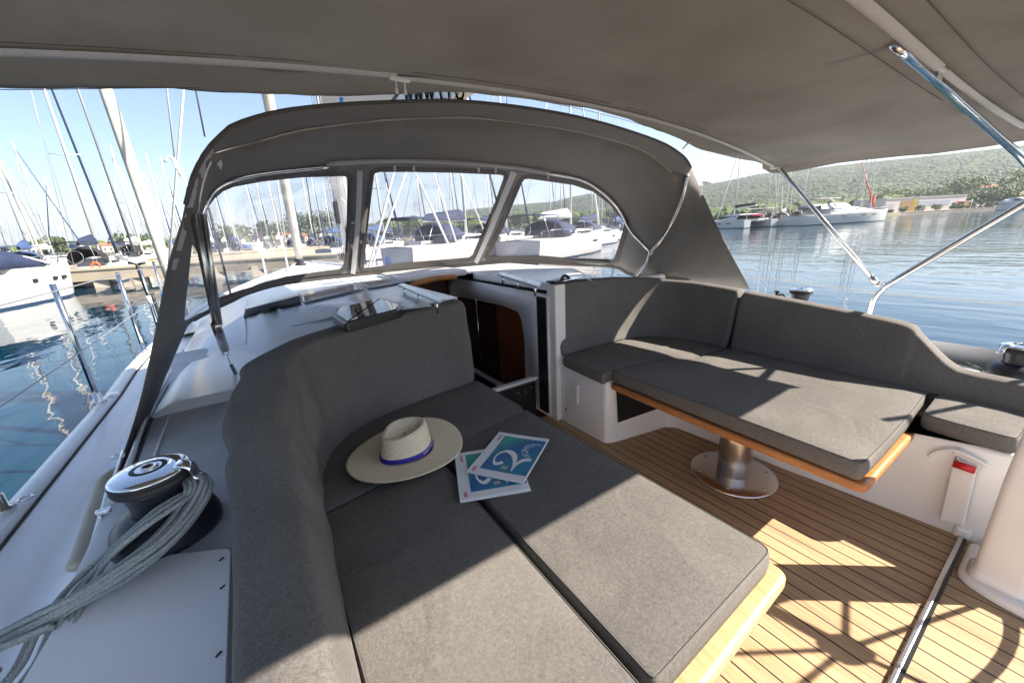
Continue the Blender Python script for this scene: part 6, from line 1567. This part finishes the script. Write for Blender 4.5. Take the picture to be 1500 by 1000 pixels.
# left foreground-ish motor sailer with navy canopy
def motorboat(label, p1, d1, p2, d2, F=1.2, canopy='navy', hull='h_white', fly=False, name='motorboat', group=None, top=True, H=1.3, ch=1.0):
    c, rz, L = head(p1, d1, p2, d2); e = empty(name, (c.x, c.y, WZ), label, 'motorboat', group, rz=rz); B = L * .29
    rw = hull_rows(L, B, F, bow=2.6, flare=.22, sternw=.92)
    mb = MB(); mb.loft(rw); mb.add(rw[0], [tuple(range(len(rw[0])))], False); mb.build('hull', M[hull], parent=e)
    mb = MB(); mb.loft([[(r[0][0] * k, r[0][1], r[0][2] + .1 * (1 - k * k)) for k in (-1, -.9, -.5, 0, .5, .9, 1)] for r in rw]); mb.build('deck', M['deckw'], parent=e)
    mb = MB(); rows = []
    for t, wd, h in ((.22, .78, .0), (.23, .78, H), (.45, .76, H), (.60, .68, H * .62), (.76, .46, H * .22), (.84, .3, .02)):
        y = -L / 2 + L * t; s = F * (1 + .22 * t * t); b = B / 2 * wd; rows.append([(-b * 1.08, y, s), (-b, y, s + h * .5), (-b * .82, y, s + h), (0, y, s + h + .06), (b * .82, y, s + h), (b, y, s + h * .5), (b * 1.08, y, s)])
    mb.loft(rows); mb.build('superstructure', M['deckw'], parent=e)
    for s_ in (-1, 1):
        mb = MB(); pts = []
        for t, f in ((.27, .52), (.50, .42), (.655, .22), (.52, .66), (.44, .84), (.28, .84)):
            y = -L / 2 + L * t; s = F * (1 + .22 * t * t); h = np.interp(t, [.23, .45, .6, .76], [H, H, H * .62, H * .22]); wd = np.interp(t, [.23, .45, .6, .76], [.78, .76, .68, .46]) * B / 2
            z = s + H * f; fr_ = min(1, max(0, (H * f / max(h, .1) - .5) * 2)); pts.append((s_ * (wd * (1 - .18 * fr_) + .03), y, min(z, s + h * .93)))
        mb.add(pts, [tuple(range(6))], False); mb.build('side_window', M['glassb' if fly else 'glassd'], parent=e, solid=.03)
        for t in (.35, .55, .66):
            mb = MB(); i_ = int(t * 16); mb.box((s_ * (-rw[i_][0][0] * .985), -L / 2 + L * t, F * .78), (.08, L * .045, .18), bev=.03); mb.build('porthole', M['glassd'], parent=e)
        mb = MB(); mb.tube([(s_ * (-rw[i_][0][0] - .04), rw[i_][0][1], rw[i_][0][2] + .55) for i_ in range(8, 17)], .03, 5); mb.build('bow_rail', M['steel'], parent=e)
    if fly:
        mb = MB(); rows = []
        for t, wd, h in ((.14, .7, .5), (.2, .72, .75), (.38, .7, .75), (.46, .6, .2)):
            y = -L / 2 + L * t; z = F + H; b = B / 2 * wd; rows.append([(-b * 1.05, y, z - .25), (-b, y, z + h), (-b * .9, y, z + h * .9), (0, y, z + .1), (b * .9, y, z + h * .9), (b, y, z + h), (b * 1.05, y, z - .25)])
        mb.loft(rows); mb.build('flybridge', M['deckw'], parent=e)
        mb = MB(); mb.tube([(-B * .4, -L * .22, F + H), (-B * .36, -L * .28, F + H + 1.4), (0, -L * .29, F + H + 1.6), (B * .36, -L * .28, F + H + 1.4), (B * .4, -L * .22, F + H)], .12, 8, smooth_path=4); mb.build('radar_arch', M['deckw'], parent=e)
        mb = MB(); rows = [[(B * .33 * k, -L / 2 + L * t, F + H + 1.75 + dz - .12 * k * k) for k in (-1, -.5, 0, .5, 1)] for t, dz in ((.12, -.1), (.2, 0), (.34, -.05))]; mb.loft(rows); mb.build('sun_top', M['sailc'], parent=e, solid=.05)
    if top and not fly:
        mb = MB(); rows = []
        for t, h in ((.02, 1.0), (.14, 1.45), (.34, 1.5), (.46, 1.0), (.56, .5)):
            y = -L / 2 + L * t; b = B / 2 * .8; rows.append([(b * math.cos(PI * k / 8), y, F + .3 + (h * ch) * math.sin(PI * k / 8) ** .5) for k in range(9)])
        mb.loft(rows); mb.build('canopy', M[canopy], parent=e, solid=.02)
    return e
motorboat('white cruiser under a navy canopy at the far left', -75, 27.5, 92, 33, F=1.35, canopy='navy', H=.75, ch=.55)
sb('yacht with black bimini and orange lifebuoy on the left quay', 99, 37.5, 172, 45, mast=20, genoa='navy', hood='blackc', cover='navy', hull='h_cream', F=1.15)
# lifebuoy hangs on that boat
g = G(140, 389, 37.0); mb = MB(); mb.tube([(g.x + .19 * math.cos(a), g.y, g.z + .19 * math.sin(a)) for a in [2 * PI * i / 24 for i in range(25)]], .055, 8, cap=False); tag(mb.build('lifebuoy', M['orange']), 'orange ring lifebuoy on the rail of the black bimini yacht', 'lifebuoy')
sb('yacht with a plain mast left of the black bimini yacht', 20, 42, 62, 50, mast=11.5, genoa='sailc', hood='navyl', hull='h_white', cover='navyl', F=1.1)
sb('yacht with a leaning pale mast at the left edge', -40, 44, 0, 52, mast=13, genoa='sailc', hood='navy', hull='h_cream')
sb('white yacht with grey hood left of the cream pole foot', 170, 56, 232, 61, mast=12, genoa='sailw', hood='blackc', cover='greyc', hull='h_cream', F=1.3)
# floating row in the left window
names = ['blue', 'navy', 'grey', 'white', 'cream', 'black']
cov = ['navyl', 'navy', 'greyc', 'sailw', 'sailc', 'blackc']
spots = [(246, 62), (262, 70), (285, 66), (306, 64), (322, 70), (340, 66), (366, 76), (384, 72), (402, 66), (420, 74), (434, 68), (450, 66), (466, 72), (480, 66), (496, 70)]
rng = random.Random(21)
for k, (px, d) in enumerate(spots):
    o_ = ['first', 'second', 'third', 'fourth', 'fifth', 'sixth', 'seventh', 'eighth', 'ninth', 'tenth', 'eleventh', 'twelfth', 'thirteenth', 'fourteenth', 'fifteenth'][k]
    sb('small distant yacht, %s from the left in the row behind the far quay' % o_, px, d, px + rng.uniform(8, 22), d + rng.uniform(3, 8), mast=rng.uniform(9, 15), genoa=cov[k % 3], hood=cov[(k + 1) % 3], cover=cov[k % 5], hull='h_cream', F=1.0, group='distant yachts behind the far quay', detail=2 if k % 2 else 1)
for k, px in enumerate((-20, 8, 50, 70, 108, 185, 205, 222, 236)):
    p = at(px, 85 + 6 * (k % 3)); o_ = ['first', 'second', 'third', 'fourth', 'fifth', 'sixth', 'seventh', 'eighth', 'ninth'][k]
    sailboat('moored_yacht', 'far yacht seen mostly as a mast, %s from the left beyond the left quay' % o_, p, rng.uniform(-1, 1), L=11, mast=rng.uniform(10, 17), detail=1, group='far yachts beyond the left quay', genoa=cov[k % 3], cover=cov[k % 4])
# middle and right window: row of yachts off the starboard bow
sb('pale hulled yacht with text on its bow in the middle window', 577, 24.5, 742, 33, mast=16, genoa='navy', hood='navy', cover='navy', hull='h_pink', F=1.5)
sb('yacht with navy rolled sail behind the right end of the middle window', 680, 31, 778, 42, mast=17, genoa='navy', hood='navy', cover='navy', hull='h_pink', F=1.45)
sb('big pale yacht with blue marking filling the right window', 756, 27, 880, 40, mast=18, genoa='sailw', hood='navy', cover='greyc', hull='h_pink', F=1.4)
sb('white yacht with navy canopies right of the tall grey mast', 830, 42, 905, 54, mast=15, genoa='navy', hood='navy', cover='navy', hull='h_white', F=1.2)
sb('small white yacht at the right end of the right window', 886, 56, 940, 66, mast=13, genoa='sailc', hood='navyl', cover='navyl', hull='h_white', F=1.1)
sb('yacht with blue covers at the left of the middle window', 520, 40, 590, 46, mast=15, genoa='navy', hood='navyl', cover='navyl', hull='h_white', F=1.2)
sb('yacht behind the own mast in the left window', 470, 44, 520, 50, mast=16, genoa='navy', hood='navyl', cover='navyl', hull='h_white', F=1.2)
for k, (px, d, m_) in enumerate(((568, 62, 15), (612, 66, 16), (640, 70, 14), (660, 58, 16), (712, 64, 15), (735, 74, 14), (800, 76, 16), (815, 66, 15), (860, 84, 16), (875, 90, 14))):
    o_ = ['first', 'second', 'third', 'fourth', 'fifth', 'sixth', 'seventh', 'eighth', 'ninth', 'tenth'][k]
    sb('background yacht, %s from the left behind the front row seen through the windows' % o_, px - 6, d, px + 16, d + 8, mast=m_, genoa=cov[k % 2], hood=cov[(k + 1) % 2], cover=cov[k % 2], hull='h_white', F=1.1, group='background yachts behind the front row', detail=2 if k < 6 else 1)
# covers, text and fenders of the front row
for px, py, d, lab in ((661, 373, 28.2, 'bright blue fender on the pale yacht in the middle window'), (568, 384, 25, 'blue fender low at the left of the middle window'), (832, 356, 34, 'blue fender on the big pale yacht in the right window'), (750, 362, 29.5, 'blue fender just right of the slanted window strip')):
    g = G(px, py, d); e = empty('fender', tuple(g), lab, 'fender', 'blue fenders on the front row')
    mb = MB(); mb.lathe([(0, -.32), (.10, -.28), (.15, -.15), (.15, .15), (.10, .26), (.03, .32), (.03, .38), (0, .38)], (0, 0, 0), 12); mb.build('body', M['fblue'], parent=e)
    mb = MB(); mb.tube([(0, 0, .36), (0, 0, .9)], .012, 4); mb.build('line', M['ropew'], parent=e)
# right hand side: catamaran, small boats, motor yacht, masts
def catamaran(label, p1, d1, p2, d2):
    c, rz, L = head(p1, d1, p2, d2); e = empty('catamaran', (c.x, c.y, WZ), label, 'catamaran', None, rz=rz); B = L * .5; F = 1.5
    for s_ in (-1, 1):
        rw = hull_rows(L, 1.7, F, bow=2.6); rw = [[(x + s_ * B * .38, y, z) for x, y, z in r] for r in rw]
        mb = MB(); mb.loft(rw); mb.add(rw[0], [tuple(range(len(rw[0])))], False); mb.loft([[r[0], r[-1]] for r in rw], smooth=False); mb.build('hull', M['h_white'], parent=e)
        for k in (-.2, 0, .2):
            for q in (-1, 1):
                mb = MB(); mb.box((s_ * B * .38 + q * .84, k * L, F * .62), (.06, L * .09, .2), bev=.03); mb.build('hull_window', M['glassd'], parent=e)
    mb = MB(); mb.box((0, -L * .05, F - .1), (B * .75, L * .7, .5), bev=.1); mb.build('bridge_deck', M['deckw'], parent=e)
    mb = MB(); rows = []
    for t, wd, h in ((.22, .72, .9), (.3, .74, 1.15), (.5, .7, 1.15), (.66, .5, .2)):
        y = -L / 2 + L * t; b = B / 2 * wd; rows.append([(-b * 1.08, y, F), (-b, y, F + h * .6), (-b * .85, y, F + h), (0, y, F + h + .05), (b * .85, y, F + h), (b, y, F + h * .6), (b * 1.08, y, F)])
    mb.loft(rows); mb.build('saloon', M['deckw'], parent=e)
    for s_ in (-1, 1): mb = MB(); mb.box((s_ * B * .36, -L * .09, F + .62), (.06, L * .3, .4), bev=.05); mb.build('saloon_window', M['glassd'], parent=e)
    mb = MB(); mb.box((0, -L * .38, F + 2.0), (B * .8, L * .2, .1), bev=.04); mb.build('hardtop', M['deckw'], parent=e)
    for s_ in (-1, 1): mb = MB(); mb.tube([(s_ * B * .36, -L * .46, F), (s_ * B * .36, -L * .46, F + 2)], .05, 6); mb.build('post', M['mastm'], parent=e)
    mb = MB(); mb.tube([(0, L * .04, F + .9), (0, L * .04, 17.5)], .13, 8, r2=.09); mb.build('mast', M['mastm'], parent=e)
    mb = MB(); mb.tube([(0, L * .03, F + 2.3), (0, -L * .38, F + 2.7)], .1, 6); bo_ = mb.build('boom', M['mastm'], parent=e)
    mb = MB(); mb.tube([(0, L * .02, F + 2.75), (0, -L * .1, F + 2.85), (0, -L * .36, F + 2.95)], .32, 8, r2=.2); c_ = mb.build('sail_cover', M['blackc'], parent=bo_)
    for s_ in (-1, 1): mb = MB(); mb.tube([(s_ * B * .42, -L * .05, F), (0, L * .04, 16.5)], .03, 4); mb.build('shroud', M['mastm'], parent=e)
    mb = MB(); mb.tube([(0, L * .42, F + .3), (0, L * .05, 16)], .10, 6); mb.build('furled_genoa', M['sailw'], parent=e)
    mb = MB(); mb.box((B * .2, -L * .22, F + .85), (B * .3, L * .12, .35), bev=.1); mb.build('red_cushion_stack', M['magenta'], parent=e)
    return e
catamaran('white catamaran with dark boom cover right of the sprayhood', 1116, 92, 1046, 104)
sb('grey covered yacht with a slim mast behind the catamaran', 1098, 112, 1140, 122, mast=18, genoa='sailw', hood='blackc', cover='blackc', hull='h_white')
sb('small white yacht moored right of the catamaran with dark hood', 1120, 98, 1146, 104, mast=17, genoa='sailw', hood='blackc', cover='blackc', hull='h_white', group='yachts between catamaran and motor yacht')
sb('tiny yacht stern on between the catamaran and the motor yacht', 1140, 96, 1158, 106, mast=18, genoa='sailc', hood='greyc', cover='greyc', hull='h_white', group='yachts between catamaran and motor yacht')
sb('yacht hidden behind the forward bimini leg with two stays', 1160, 108, 1185, 118, mast=18, genoa='sailc', hood='blackc', cover='greyc', hull='h_white', group='yachts between catamaran and motor yacht')
motorboat('long white flybridge motor yacht moored on the right', 1164, 94, 1301, 112, F=1.75, fly=True, H=1.25, name='motor_yacht')
sb('left one of two tall masted yachts behind the motor yacht bow', 1236, 128, 1262, 140, mast=25, genoa='sailw', hood='blackc', cover='blackc', hull='h_white', group='tall masted yachts behind the motor yacht')
sb('right one of two tall masted yachts behind the motor yacht bow', 1246, 128, 1276, 140, mast=26, genoa='sailw', hood='blackc', cover='blackc', hull='h_white', group='tall masted yachts behind the motor yacht')
motorboat('white motorboat at the right end of the stone quay', 1464, 192, 1530, 196, F=1.6, canopy='sailw', H=1.8, name='motorboat', ch=.8)
sb('yacht cut by the right picture edge with a pale mast', 1486, 230, 1530, 240, mast=24, genoa='sailw', hood='greyc', cover='greyc', hull='h_white', F=1.6)

# ================================================================== HAZE
hz = bpy.data.materials.new('haze_air'); hz.use_nodes = True; t = hz.node_tree; t.nodes.clear(); o_ = t.nodes.new('ShaderNodeOutputMaterial'); v_ = t.nodes.new('ShaderNodeVolumePrincipled')
v_.inputs['Color'].default_value = (.86, .92, 1.0, 1); v_.inputs['Density'].default_value = 0.00032; v_.inputs['Anisotropy'].default_value = 0.2
t.links.new(v_.outputs[0], o_.inputs['Volume'])
mb = MB(); mb.box((400, 500, 95), (8600, 8600, 196)); tag(mb.build('haze', hz), 'thin pale sea haze over the harbour', 'haze', kind='stuff')
